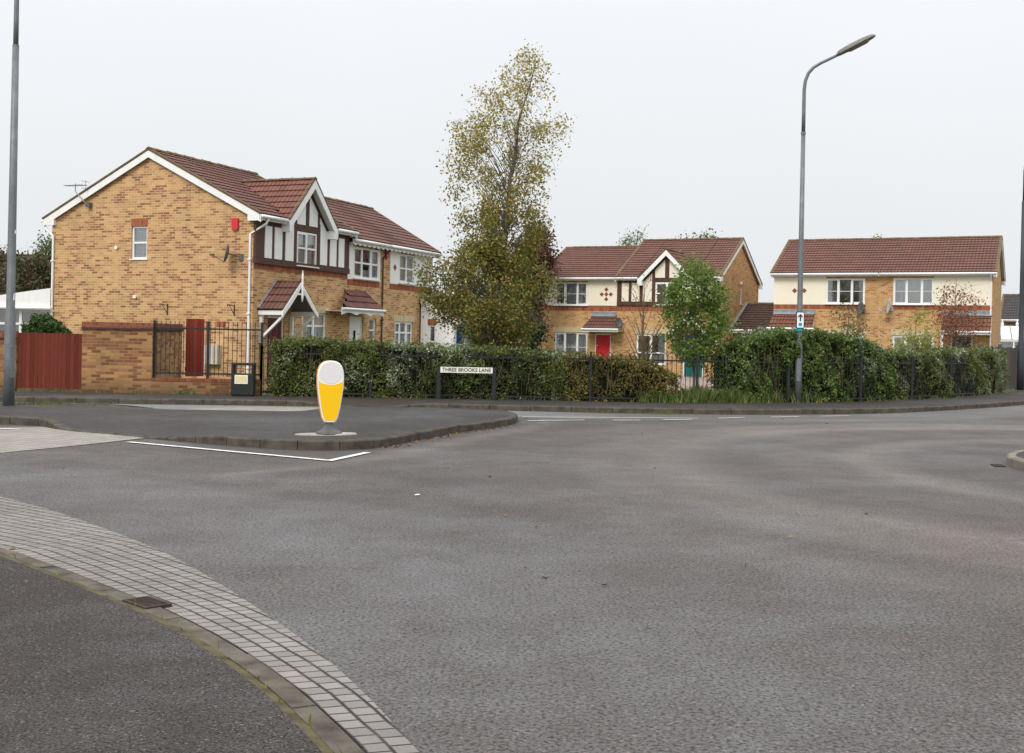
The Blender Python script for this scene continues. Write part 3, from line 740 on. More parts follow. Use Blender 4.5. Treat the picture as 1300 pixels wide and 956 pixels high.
# traffic island
OUT = np.vstack([smooth_line([(-1.0, 25.05), (-0.25, 24.75), (0.1, 24.0), (0.12, 22.9), (-0.1, 21.9), (-0.9, 20.1), (-1.5, 18.3), (-1.85, 17.2), (-2.3, 16.66), (-2.95, 16.55),
                    (-3.65, 16.8), (-4.8, 17.42), (-5.55, 17.9), (-6.3, 18.4), (-7.0, 18.8), (-7.4, 19.25), (-7.8, 19.75), (-8.35, 20.0), (-9.2, 20.0), (-12, 19.6), (-18, 18.6), (-30, 17)], 0.3),
                 smooth_line([(-30, 21.0), (-18, 22.9), (-10, 23.9), (-8.1, 24.2), (-6.7, 24.2), (-5.5, 24.1), (-4.4, 24.4), (-3.5, 25.0), (-2.5, 25.25)], 0.5)])
SEG = smooth_line([(-5.5, 17.87), (-6.3, 18.4), (-6.95, 18.78)], 0.1)
SEG2 = smooth_line([(-6.9, 24.2), (-4.6, 24.3)], 0.1)
def iz(p):
    p = np.asarray(p, float)[None, :2]
    d, d2 = dist_to(p, SEG)[0], dist_to(p, SEG2)[0]
    return 0.125 - 0.105 * math.exp(-(d / 0.9) ** 2) - 0.09 * math.exp(-(d2 / 0.8) ** 2)
kerb_strip('kerb', np.vstack([OUT, OUT[:1]]), -1, 0.12, wdt=0.13, zf=iz, gap=0.6, mat=M_KERB)
inn = offset_line(np.vstack([OUT, OUT[:1]]), -0.12)[:-1]
pts = [tuple(p) for p in inn]; nb = len(pts)
from mathutils.geometry import intersect_point_tri_2d
def inside(p, poly):
    c = False; n = len(poly); j = n - 1
    for i in range(n):
        (x1, y1), (x2, y2) = poly[i], poly[j]
        if (y1 > p[1]) != (y2 > p[1]) and p[0] < (x2 - x1) * (p[1] - y1) / (y2 - y1) + x1: c = not c
        j = i
    return c
gridp = [(x + 0.17 * (j % 2), y) for x in np.arange(-29, 0.3, 0.45) for j, y in enumerate(np.arange(16.7, 25.2, 0.45))]
gridp = [p for p in gridp if inside(p, pts) and dist_to(np.array([p]), inn)[0] > 0.2]
vo, eo, fo, *_ = delaunay_2d_cdt([Vector(p) for p in pts + gridp], [(i, (i + 1) % nb) for i in range(nb)], [], 1, 1e-4)
mb = MB()
for f in fo:
    mb.poly([(vo[i][0], vo[i][1], iz(vo[i])) for i in f], M_ISLE, None)
tag(mb.build('traffic_island', smooth=True), kind='structure')

# block-paved ramps beside the island
mb = MB()
mb.poly([(-20, 18.0, 0.006), (-20, 12.6, 0.006), (-6.75, 14.95, 0.006), (-6.05, 16.5, 0.006), (-5.5, 17.85, 0.010), (-6.3, 18.38, 0.012), (-6.97, 18.78, 0.010), (-7.4, 19.2, 0.006), (-7.75, 19.6, 0.006), (-8.3, 19.2, 0.006), (-12, 18.9, 0.006)], M_RAMP)
tag(mb.build('block_paving'), kind='structure')
mb = MB()
mb.poly([(-6.9, 24.35, 0.006), (-4.5, 24.45, 0.006), (-3.5, 25.1, 0.006), (-3.3, 26.2, 0.006), (-5.4, 26.3, 0.006), (-6.7, 25.4, 0.006)], M_RAMP)
tag(mb.build('block_paving'), kind='structure')

# foreground block channel, kerb and footway
CH_O = smooth_line([(-14, 18.4), (-9, 14.6), (-6.3, 12.5), (-4.91, 11.35), (-4.16, 10.62), (-3.42, 9.76), (-2.58, 8.72), (-1.93, 7.72), (-1.32, 6.66), (-0.97, 6.03), (-0.68, 5.42), (-0.40, 4.75), (-0.05, 3.8), (0.5, 2.0), (0.9, 0), (1.2, -4)], 0.12)
CH_I = smooth_line([(-15, 16.4), (-9, 12.3), (-5.6, 9.95), (-3.73, 8.62), (-3.32, 8.25), (-2.88, 7.80), (-2.39, 7.27), (-1.93, 6.76), (-1.44, 6.12), (-1.02, 5.47), (-0.77, 5.02), (-0.45, 4.35), (-0.12, 3.4), (0.3, 1.8), (0.7, 0), (1.0, -4)], 0.12)
k = 420
ci, co_ = resample(CH_I, k), resample(CH_O, k)
# match across: nearest on outer
coi = np.array([CH_O[np.argmin(((CH_O - p) ** 2).sum(1))] for p in ci])
for _ in range(3):
    kk = np.pad(coi, ((6, 6), (0, 0)), 'edge'); coi = np.stack([np.convolve(kk[:, q], np.ones(13) / 13, 'valid') for q in (0, 1)], 1)
mb = MB(); strip(mb, ci, coi, 0.010, 0.006, M_BLOCK, flip=False)
tag(mb.build('block_paving'), kind='structure')
kerb_strip('kerb', ci[::3], -1, 0.016, wdt=0.125, mat=M_KERBD, gap=0.9)
kin = offset_line(ci, -0.12)
mb = MB()
far = np.stack([kin[:, 0] - 16, kin[:, 1] - 14], 1)
far1 = kin * 0.9975 + far * 0.0025
strip(mb, kin, far1, 0.020, 0.026, M_VERGE); strip(mb, far1, far, 0.026, 0.06, M_PATH)
tag(mb.build('pavement'), kind='structure')

# kerb nose on the right
ang = np.linspace(R(100), R(260), 60)
NOSE = np.stack([9.05 + 2.2 * np.cos(ang), 15.85 + 2.2 * np.sin(ang)], 1)
NOSE = np.vstack([[(30, 18.3)], NOSE, [(30, 13)]])
kerb_strip('kerb', resample(NOSE, 160)[::1], 1, 0.12, wdt=0.13, mat=M_KERBP)
mb = MB(); q = offset_line(resample(NOSE, 160), 0.12)
mb.poly([(*p, 0.122) for p in q], M_PATH); tag(mb.build('pavement'), kind='structure')

# painted lines
def line_mark(pts, wdt, mb, z=0.012):
    L = smooth_line(pts, 0.2) if len(pts) > 2 else np.array(pts, float)
    strip(mb, offset_line(L, -wdt / 2), offset_line(L, wdt / 2), z, z, M_PAINT)
mb = MB()
line_mark([(-5.55, 17.16), (-2.27, 15.12)], 0.10, mb)
line_mark([(-2.31, 15.09), (-1.96, 16.3)], 0.10, mb, 0.0124)
line_mark([(-10, 19.25), (-7.83, 18.9)], 0.09, mb, 0.016)
for a, b in [((0.35, 23.4), (1.5, 23.9)), ((2.08, 24.05), (2.66, 24.22)), ((3.17, 24.48), (3.8, 24.8)), ((4.46, 25.36), (5.11, 25.81)),
             ((5.76, 26.1), (6.46, 26.5)), ((7.06, 26.85), (7.79, 27.22))]:
    line_mark([a, b], 0.075, mb)
line_mark([(0.25, 24.5), (2.0, 24.85), (4.0, 25.2)], 0.07, mb)
tag(mb.build('road_marking'), kind='structure')

mb = MB(); mb.poly([(0, 0, .004), (.06, .008, .012), (.062, .032, .004), (.03, .036, .014), (.0, .03, .005)], M_SIGNWW)
tag(mb.build('litter_scrap', None, (-.95, 11.95, .006), .2), 'tiny scrap of white litter lying on the road beyond the near channel', 'litter')

# fallen leaves
def scatter_litter(name, P, size, mat=M_LITTER):
    P = np.asarray(P); o = leaves(name, P, size, mat, flat=0.85); return tag(o, kind='stuff')
LIT = []
for _ in range(2600):
    i = nrg.integers(0, len(BACK)); p = BACK[i]
    if -6.5 < p[0] < 12: LIT.append((p[0] + nrg.normal(0, 0.2), p[1] - abs(nrg.normal(0, 0.16)) + 0.05, 0.13 + nrg.uniform(0, 0.025)))
for _ in range(420):
    i = nrg.integers(0, len(KERB)); p = KERB[i]
    if -8 < p[0] < 14: LIT.append((p[0] + nrg.normal(0, 0.2), p[1] - abs(nrg.normal(0, 0.07)) - 0.03, 0.01 + nrg.uniform(0, 0.02)))
for _ in range(170):
    t = nrg.uniform(16.8, 22); x = np.interp(t, [16.6, 17.2, 18.3, 20.1, 21.9], [-2.2, -1.8, -1.45, -0.85, -0.05])
    LIT.append((x + abs(nrg.normal(0, 0.13)), t, 0.012))
for _ in range(60): LIT.append((nrg.uniform(-7, 12), nrg.uniform(5, 26), 0.012))
scatter_litter('leaf_litter', LIT, 0.055)
NEAR = [(*(kin[i] + nrg.normal(0, 0.5, 2) + np.array([-0.8, -0.7])), 0.045) for i in nrg.integers(150, 400, 46)]
scatter_litter('leaf_litter', NEAR, 0.035, MATS['grey_bark'])

# ------------------------------------------------------------------ building kit (local x along the front, y into the house, z up)
def wall(mb, L, z0, z1, holes, fn, mat, reveal=0.10, top=None):
    """flat wall with openings; fn(s, d, z) -> local point, d = depth inwards; top(s) gives a sloping head"""
    xs = sorted({0.0, L, *[h[0] for h in holes], *[h[2] for h in holes]})
    zs = sorted({z0, z1, *[h[1] for h in holes], *[h[3] for h in holes]})
    for a, b in zip(xs, xs[1:]):
        for c, d in zip(zs, zs[1:]):
            mx, mz = (a + b) / 2, (c + d) / 2
            if any(h[0] < mx < h[2] and h[1] < mz < h[3] for h in holes): continue
            mb.poly([fn(a, 0, c), fn(b, 0, c), fn(b, 0, d), fn(a, 0, d)], mat)
    for x0, za, x1, zb in holes:
        mb.poly([fn(x0, 0, za), fn(x0, 0, zb), fn(x0, reveal, zb), fn(x0, reveal, za)], mat)
        mb.poly([fn(x1, 0, zb), fn(x1, 0, za), fn(x1, reveal, za), fn(x1, reveal, zb)], mat)
        mb.poly([fn(x0, 0, zb), fn(x1, 0, zb), fn(x1, reveal, zb), fn(x0, reveal, zb)], mat)
        mb.poly([fn(x1, 0, za), fn(x0, 0, za), fn(x0, reveal, za), fn(x1, reveal, za)], mat)

def window(root, x, z0, x1, z1, cols=(0.5,), trans=(), loc=(0, 0, 0), rotz=0.0, setback=0.05, sill=True, curtain='net', bars=None, frame=M_WHITE, panel=0.0, back=0.9):
    """uPVC window in its own frame: x..x1, z0..z1, glass behind; cols/trans are fractions"""
    W, Hh = x1 - x, z1 - z0
    F, D = 0.058, 0.07
    mb = MB(); y0, y1 = setback, setback + D
    mb.box(0, F, y0, y1, 0, Hh, frame); mb.box(W - F, W, y0, y1, 0, Hh, frame)
    mb.box(F, W - F, y0, y1, 0, F, frame); mb.box(F, W - F, y0, y1, Hh - F, Hh, frame)
    cs = [0.0] + list(cols) + [1.0]
    for c in cols: mb.box(W * c - 0.04, W * c + 0.04, y0 + 0.002, y1, F, Hh - F, frame)
    for t in trans: mb.box(F, W - F, y0 + 0.004, y1 - 0.002, Hh * t - 0.03, Hh * t + 0.03, frame)
    if bars:
        for t in bars: mb.box(F, W - F, y0 + 0.035, y0 + 0.05, Hh * t - 0.011, Hh * t + 0.011, frame)
    # opening sashes: an inner rebate on alternate lights
    for i, (a, b) in enumerate(zip(cs, cs[1:])):
        if i % 2 == 0 and len(cs) > 2:
            xa, xb = W * a + (F if a == 0 else 0.04), W * b - (F if b == 1 else 0.04)
            for (p, q, r, s_) in ((xa, xa + 0.03, F, Hh - F), (xb - 0.03, xb, F, Hh - F), (xa + 0.03, xb - 0.03, F, F + 0.03), (xa + 0.03, xb - 0.03, Hh - F - 0.03, Hh - F)):
                mb.box(p, q, y0 - 0.012, y0 + 0.03, r, s_, frame)
    if panel: mb.box(F, W - F, y0 + 0.02, y1, F, panel, frame)
    o = mb.build('window', root, loc=(x * math.cos(rotz) + loc[0], x * math.sin(rotz) + loc[1], z0 + loc[2]), rotz=rotz)
    gl = MB(); yy = y0 + 0.042
    gl.poly([(F * .8, yy, F * .8), (W - F * .8, yy, F * .8), (W - F * .8, yy, Hh - F * .8), (F * .8, yy, Hh - F * .8)], M_GLASS)
    gl.build('pane', o)
    if sill:
        sb = MB(); sb.box(-0.04, W + 0.04, setback - 0.09, setback + 0.03, -0.035, -0.001, frame); sb.build('sill', o)
    yc = y1 + 0.012
    cb = MB(); n = max(8, int(W / 0.035))
    def cloth(xa, xb, za, zb, mat, y, amp):
        k = max(4, int((xb - xa) / 0.03))
        for i in range(k):
            u0, u1 = xa + (xb - xa) * i / k, xa + (xb - xa) * (i + 1) / k
            f0, f1 = amp * math.sin(u0 * 62 + 0.7 * math.sin(u0 * 11)), amp * math.sin(u1 * 62 + 0.7 * math.sin(u1 * 11))
            cb.poly([(u0, y + f0, za), (u1, y + f1, za), (u1, y + f1, zb), (u0, y + f0, zb)], mat)
    if curtain == 'net': cloth(0.02, W - 0.02, 0.02, Hh - 0.02, M_NET, yc, 0.012)
    elif curtain == 'half':
        cloth(0.02, W * 0.3, 0.02, Hh - 0.02, M_DRAPE, yc, 0.02); cloth(W * 0.72, W - 0.02, 0.02, Hh - 0.02, M_NET, yc, 0.015)
        cloth(W * .3, W * .72, 0.02, Hh * .3, M_NET, yc + 0.02, 0.012)
    elif curtain == 'drape':
        cloth(0.02, W * 0.18, 0.02, Hh - 0.02, M_DRAPE, yc, 0.02); cloth(W * 0.82, W - 0.02, 0.02, Hh - 0.02, M_DRAPE, yc, 0.02)
        cloth(W * .18, W * .82, 0.02, Hh - 0.02, M_NET, yc + 0.03, 0.012)
    elif curtain == 'side':
        cloth(0.02, W * 0.16, 0.02, Hh - 0.02, M_NET, yc, 0.02); cloth(W * 0.84, W - 0.02, 0.02, Hh - 0.02, M_NET, yc, 0.02)
    if cb.v: cb.build('curtain', o)
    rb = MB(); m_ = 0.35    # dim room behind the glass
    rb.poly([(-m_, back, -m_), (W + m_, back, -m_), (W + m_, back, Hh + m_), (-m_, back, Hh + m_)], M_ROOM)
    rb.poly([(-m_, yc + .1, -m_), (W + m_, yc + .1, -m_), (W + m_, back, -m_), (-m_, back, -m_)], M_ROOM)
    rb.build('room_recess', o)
    return o

def door(root, x, z0, x1, z1, mat, y=0.05, glaze=None, frame=M_WHITE, side='r'):
    W, Hh = x1 - x, z1 - z0; f = 0.06
    mb = MB()
    mb.box(f, W - f, y + .025, y + .07, 0.04, Hh - f, mat)
    pw = W - 2 * f
    if glaze is None:
        for (a, b, c, d) in ((.14, .44, .08, .40), (.56, .86, .08, .40), (.14, .44, .47, .90), (.56, .86, .47, .90)):
            xa, xb = f + pw * a, f + pw * b; za, zb = Hh * c, Hh * d
            for q in ((xa, xb, za, za + .025), (xa, xb, zb - .025, zb), (xa, xa + .025, za + .025, zb - .025), (xb - .025, xb, za + .025, zb - .025)):
                mb.box(q[0], q[1], y + .013, y + .03, q[2], q[3], mat)
    o = mb.build('door', root, loc=(x, 0, z0))
    fb = MB(); fb.box(0, f, y, y + .08, 0, Hh, frame); fb.box(W - f, W, y, y + .08, 0, Hh, frame); fb.box(f, W - f, y, y + .08, Hh - f, Hh, frame)
    fb.box(f, W - f, y, y + .08, 0, .04, M_CONC)
    fb.build('frame', o)
    hb = MB(); hx = W - f - .08 if side == 'r' else f + .08
    hb.box(hx - .02, hx + .02, y - .005, y + .03, Hh * .46, Hh * .56, M_GREYSTEEL); hb.bar((hx, y - .03, Hh * .51), (hx - (.1 if side == 'r' else -.1), y - .03, Hh * .51), .018, .018, M_GREYSTEEL)
    hb.build('handle', o)
    if glaze:
        gb = MB(); a, b, c, d = glaze
        gb.box(W * a, W * b, y + .012, y + .04, Hh * c, Hh * d, M_HOLE); gb.build('glazing', o)
    return o

def tile_slope(mb, eave, udir, L, up, SL, mat, trim=None):
    """profiled interlocking tiles laid in real courses; eave = lower left point, udir along eave, up = unit vector up the slope"""
    eave, udir, up = Vector(eave), Vector(udir).normalized(), Vector(up).normalized()
    nrm = udir.cross(up).normalized()
    nc = max(1, round(SL / 0.30)); gg = SL / nc
    nu = max(2, int(L / 0.075)); m = mb._m(mat)
    prof = [0.0, 0.014, 0.020, 0.014]
    for c in range(nc):
        b = len(mb.v)
        lo, hi = trim(c, nc) if trim else (0.0, L)
        for r in (0, 1):
            for i in range(nu + 1):
                u = lo + (hi - lo) * i / nu
                h = prof[int(round(u / 0.0375)) % 4] + (0.028 if r == 0 else 0.0)
                p = eave + udir * u + up * (gg * (c + r) - (0.02 if r == 0 else 0)) + nrm * h
                mb.v.append(tuple(p))
        for i in range(nu):
            u0, u1 = lo + (hi - lo) * i / nu, lo + (hi - lo) * (i + 1) / nu
            mb.f.append((b + i, b + i + 1, b + nu + 2 + i, b + nu + 1 + i)); mb.mi.append(m)
            mb.uv.append([(u0, .3 * c + .001), (u1, .3 * c + .001), (u1, .3 * (c + 1) - .001), (u0, .3 * (c + 1) - .001)])
        # course nose (thickness)
        b2 = len(mb.v)
        for i in range(nu + 1):
            p = Vector(mb.v[b + i]); mb.v.append(tuple(p - nrm * 0.03))
        for i in range(nu):
            mb.f.append((b2 + i, b2 + i + 1, b + i + 1, b + i)); mb.mi.append(m)
            mb.uv.append([(0, .3 * c + .001), (.01, .3 * c + .001), (.01, .3 * c + .01), (0, .3 * c + .01)])
    # underlay so that no light leaks
    a = eave - nrm * 0.03
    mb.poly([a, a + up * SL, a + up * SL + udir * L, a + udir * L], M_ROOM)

def ridge(root, p, q, r=0.12):
    mb = MB(); p, q = Vector(p), Vector(q); n = max(1, int((q - p).length / 0.42)); t = (q - p).normalized(); s = t.cross(Vector((0, 0, 1))).normalized()
    for k in range(n):
        a, b = p.lerp(q, k / n + .002), p.lerp(q, (k + 1) / n - .002)
        dz = Vector((0, 0, rnd.uniform(-.008, .008)))
        prev = None
        for i in range(7):
            th = math.pi * i / 6
            o = s * (r * math.cos(th)) + Vector((0, 0, r * 0.72 * math.sin(th) - 0.02)) + dz
            cur = (a + o, b + o)
            if prev: mb.poly([prev[0], prev[1], cur[1], cur[0]], M_RIDGE)
            prev = cur
        mb.poly([a + s * r + dz, a + dz + Vector((0, 0, r * .72)), a - s * r + dz], M_RIDGE); mb.poly([b - s * r + dz, b + dz + Vector((0, 0, r * .72)), b + s * r + dz], M_RIDGE)
    return mb.build('ridge_tiles', root)

OV = 0.30
def shell(root, L, W, ze, zr, holes=(), gable_l=True, gable_r=True, gl_holes=(), gr_holes=(), y0=0.0, vo=0.12, vo_r=None, roof=M_ROOF, brick=M_BRICK, gbrick=None, fascia=True, z0=-0.05, uvoff=0.0,
          notch=None, scallop=False, ridge_on=True):
    """brick box with a pitched roof whose ridge runs along x"""
    vo_r = vo if vo_r is None else vo_r
    vl = vo if gable_l else 0.0; vr = vo_r if gable_r else 0.0
    gbrick = gbrick or brick
    mb = MB()
    wall(mb, L, z0, ze + .1, holes, lambda s, d, z: (s, y0 + d, z), brick)
    ze2 = ze + 0.17; half = W / 2; pitch = (zr - ze2) / (half + OV)
    zin = lambda y: ze2 + pitch * (min(y - y0, y0 + W - y + 0) + OV)
    wt_ = ze2 + pitch * OV - 0.10
    def gab(x, sgn, hs):
        # s measured from the front corner inwards
        fn = (lambda s, d, z: (x + d * sgn, y0 + s, z)) if sgn > 0 else (lambda s, d, z: (x + d * sgn, y0 + s, z))
        b = MB(); wall(b, W, z0, wt_, hs, fn, gbrick)
        b.poly([(x, y0, wt_), (x, y0 + W, wt_), (x, y0 + half, zr - 0.10)], gbrick)
        for f, u, mi in zip(b.f, b.uv, b.mi):
            pass
        k = len(mb.v); mb.v += b.v
        flip = sgn > 0
        for f in b.f:
            f = tuple(i + k for i in f); mb.f.append(f[::-1] if flip else f); mb.mi.append(mb._m(gbrick)); mb.uv.append(None)
    gab(0.0, 1, gl_holes); gab(L, -1, gr_holes)
    mb.poly([(L, y0 + W, z0), (0, y0 + W, z0), (0, y0 + W, wt_), (L, y0 + W, wt_)], brick)
    mb.build('wall', root, uvoff=(uvoff, 0))
    sl = math.hypot(half + OV, zr - ze2); up = Vector((0, half + OV, zr - ze2)) / sl
    rb = MB()
    e0 = Vector((0, y0 - OV, ze2))
    segs = [(-vl, L + vr)] if not notch else [(-vl, notch[0]), (notch[1], L + vr)]
    for xa, xb in segs: tile_slope(rb, e0 + Vector((xa, 0, 0)), (1, 0, 0), xb - xa, up, sl, roof)
    if notch:   # the slope restarts behind the gable face
        gg = sl / round(sl / .30)
        tile_slope(rb, e0 + Vector((notch[0], 0, 0)) + up * gg * 2, (1, 0, 0), notch[1] - notch[0], up, sl - gg * 2, roof)
    upb = Vector((0, -up.y, up.z))
    tile_slope(rb, (L + vr, y0 + W + OV, ze2), (-1, 0, 0), L + vl + vr, upb, sl, roof)
    ro = rb.build('roof', root)
    if ridge_on: ridge(ro, (-vl, y0 + half, zr + .01), (L + vr, y0 + half, zr + .01))
    if fascia:
        for yf, sgn in ((y0 - OV + .03, 1), (y0 + W + OV - .03, -1)):
            fb = MB()
            for xa, xb in (segs if sgn > 0 else [(-vl, L + vr)]):
                fb = MB()
                fb.box(xa, xb, yf, yf + .02 * sgn, ze, ze2 - .015, M_WHITEP)
                fb.box(xa + .01, xb - .01, yf + .021 * sgn, (y0 + .0 if sgn > 0 else y0 + W), ze + .012, ze + .03, M_WHITEP)
                fb.build('fascia', root)
            if scallop and sgn > 0:
                fb = MB(); n = int((L + vl + vr) / 0.32)
                for i in range(n):
                    xa = -vl + (L + vl + vr) * i / n; ww = (L + vl + vr) / n
                    pts = [(xa + ww * t, yf - .004, ze + .01 - 0.07 * math.sin(math.pi * t)) for t in np.linspace(0, 1, 7)]
                    fb.prism([(xa, yf - .004, ze + .05)] + pts + [(xa + ww, yf - .004, ze + .05)], (0, .018, 0), M_WHITEP)
                fb.build('scalloped_trim', root)
        for yf in (y0 - OV - .035, y0 + W + OV + .035):
            for xa, xb in (segs if yf < y0 else [(-vl, L + vr)]):
                gb = MB(); gb.tube([(xa + .02, yf, ze + .10), (xb - .02, yf, ze + .10)], .055, M_WHITE, 8); gb.build('gutter', root, smooth=True)
    for on, x, sg in ((gable_l, -vl, 1), (gable_r, L + vr, -1)):
        if not on: continue
        bb = MB(); t = .03 * sg; dz = .035
        for ya, yb in ((y0 - OV, y0 + half), (y0 + W + OV, y0 + half)):
            za, zb = ze2 - dz, zr - dz
            bb.prism([(x, ya, za - .21), (x, yb, zb - .21), (x, yb, zb), (x, ya, za)] if sg < 0 else [(x, ya, za), (x, yb, zb), (x, yb, zb - .21), (x, ya, za - .21)], (t, 0, 0), M_WHITEP)
            bb.prism([(x + t * 1.05, ya, za - .07), (x + t * 1.05, yb, zb - .07), (x + t * 1.05, yb, zb - .05), (x + t * 1.05, ya, za - .05)], (max(0.02, (vl if sg > 0 else vr) - .034) * sg, 0, 0), M_WHITEP)
        # boxed ends
        for ya, yb in ((y0 - OV + .004, y0 + .16), (y0 + W - .16, y0 + W + OV - .004)):
            bb.box(x + .004 * sg, x + (vl if sg > 0 else vr) * sg * .98, ya, yb, ze - .03, ze + .16, M_WHITEP)
        bb.build('bargeboard', root)
        vb = MB()
        for ya, yb in ((y0 - OV, y0 + half), (y0 + W + OV, y0 + half)):
            vb.bar((x + .045 * sg, ya, ze2 + .012), (x + .045 * sg, yb, zr + .012), .13, .055, M_RIDGE)
        vb.build('verge', ro)
    return ro

def downpipe(root, pts, r=.036, mat=M_WHITE):
    mb = MB(); mb.tube(pts, r, mat, 8)
    for z in np.arange(.6, pts[-2][2], 1.6):
        p = pts[-1]; mb.box(p[0] - .055, p[0] + .055, p[1] - .05, p[1] + .05, z, z + .04, mat)
    return mb.build('downpipe', root, smooth=False)

def band(root, x0, x1, z0, z1, mat=M_RED, y=0.0, t=.006, name='brick_band', end=True):
    mb = MB(); mb.box(x0, x1, y - t, y + .02, z0, z1, mat); return mb.build(name, root)

def tudor(root, L, cx, zb, ze, za, hs, zf, win, cream, ov=OV):
    """half-timbered jetty with a gable over it; cx gable centre, hs half span, zf foot height, za apex"""
    y = -0.06
    mb = MB()
    # timber backing with the window opening
    wall(mb, L, zb, ze + .02, [win], lambda s, d, z: (s, y + d, z), M_TIMBER, reveal=.06)
    mb.poly([(0, y, zb), (0, y, ze + .02), (0, 0.02, ze + .02), (0, 0.02, zb)], M_TIMBER); mb.poly([(L, y, ze + .02), (L, y, zb), (L, .02, zb), (L, .02, ze + .02)], M_TIMBER)
    mb.poly([(0, y, zb), (0, .02, zb), (L, .02, zb), (L, y, zb)], M_TIMBER)
    k = (za - zf) / hs
    hw = min(hs, (za - ze) / k)
    mb.poly([(cx - hw, y, ze + .02), (cx + hw, y, ze + .02), (cx, y, za - .04)], M_TIMBER)
    # raised timbers
    mb.box(.0, L, y - .03, y - .001, zb, zb + .17, M_TIMBER); 
    mb.box(win[0] - .08, win[2] + .08, y - .028, y - .001, win[3] + .02, win[3] + .2, M_TIMBER)
    for x in (win[0] - .09, win[2] + .09): mb.box(x - .08, x + .08, y - .032, y - .001, zb + .171, ze + .2, M_TIMBER)
    mb.box(cx - .09, cx + .09, y - .030, y - .001, win[3] + .201, za - .25, M_TIMBER)
    mb.build('timber_cladding', root)
    mt = M_CREAM if cream else M_RENDERW
    lo, hi = zb + .19, ze - .12
    wl, wr = win[0] - .17, win[2] + .17
    pan = []
    a = cx - wl  # distance centre to inner panel edge
    def slab(pts):
        m2 = MB(); m2.prism([(p[0], y - .022, p[1]) for p in pts], (0, .0215, 0), mt); m2.build('infill_panel', root)
    lim = lambda x: za - .36 - k * abs(x - cx)   # underside of the gable roof
    for sg in (-1, 1):
        e = [cx + sg * t for t in (a, a + .46, a + .64, a + 1.05, a + 1.20, a + 1.56)]
        for i, (p, q) in enumerate(((e[0], e[1]), (e[2], e[3]), (e[4], e[5]))):
            p, q = min(p, q), max(p, q)
            q = min(q, L - .08); p = max(p, .08)
            if i == 0:
                slab([(p, lo), (q, lo), (q, max(hi, min(lim(q), ze + .45))), (p, max(hi, min(lim(p), ze + .45)))])
            else: slab([(p, lo), (q, lo), (q, hi), (p, hi)])
        p, q = cx + sg * .11, cx + sg * (.11 + .5)
        zb2 = win[3] + .22
        slab([(min(p, q), zb2), (max(p, q), zb2), (max(p, q), max(zb2 + .02, lim(max(p, q)))), (min(p, q), max(zb2 + .02, lim(min(p, q))))])

def dormer(root, ro, cx, hs, zf, za, y_back, roof, y0=-OV):
    sl = math.hypot(hs, za - zf)
    mb = MB(); f = y0 - .05
    tile_slope(mb, (cx - hs, y_back, zf), (0, -1, 0), y_back - f, (hs, 0, za - zf), sl, roof)
    tile_slope(mb, (cx + hs, f, zf), (0, 1, 0), y_back - f, (-hs, 0, za - zf), sl, roof)
    o = mb.build('gable_roof', root)
    ridge(o, (cx, f, za + .01), (cx, y_back, za + .01), .10)
    bb = MB()
    for sg in (-1, 1):
        x0, x1 = cx + sg * (hs + .05), cx
        z0, z1 = zf - .05 * (za - zf) / hs - .04, za - .04
        pts = [(x0, f - .0, z0), (x1, f, z1), (x1, f, z1 - .27), (x0, f, z0 - .27)]
        if sg > 0: pts = pts[::-1]
        bb.prism(pts, (0, .03, 0), M_WHITEP)
        bb.prism([(x0, f + .032, z0 - .08), (x1, f + .032, z1 - .08), (x1, f + .032, z1 - .10), (x0, f + .032, z0 - .10)], (0, .28, 0), M_WHITEP)
        bb.box(x0 - .0, x0 - sg * .22, f + .005, f + .30, z0 - .28, z0 - .02, M_WHITEP)
        vb_a, vb_b = (cx + sg * hs, f + .05, zf + .02), (cx, f + .05, za + .02)
        bb.bar(vb_a, vb_b, .10, .045, M_RIDGE)
    bb.build('bargeboard', o)
    vb = MB()
    for sg in (-1, 1): vb.bar((cx + sg * hs, -.22, zf + .0), (cx + sg * .02, y_back - .1, za - .02), .07, .09, M_BLACK)
    vb.build('valley', o)
    return o

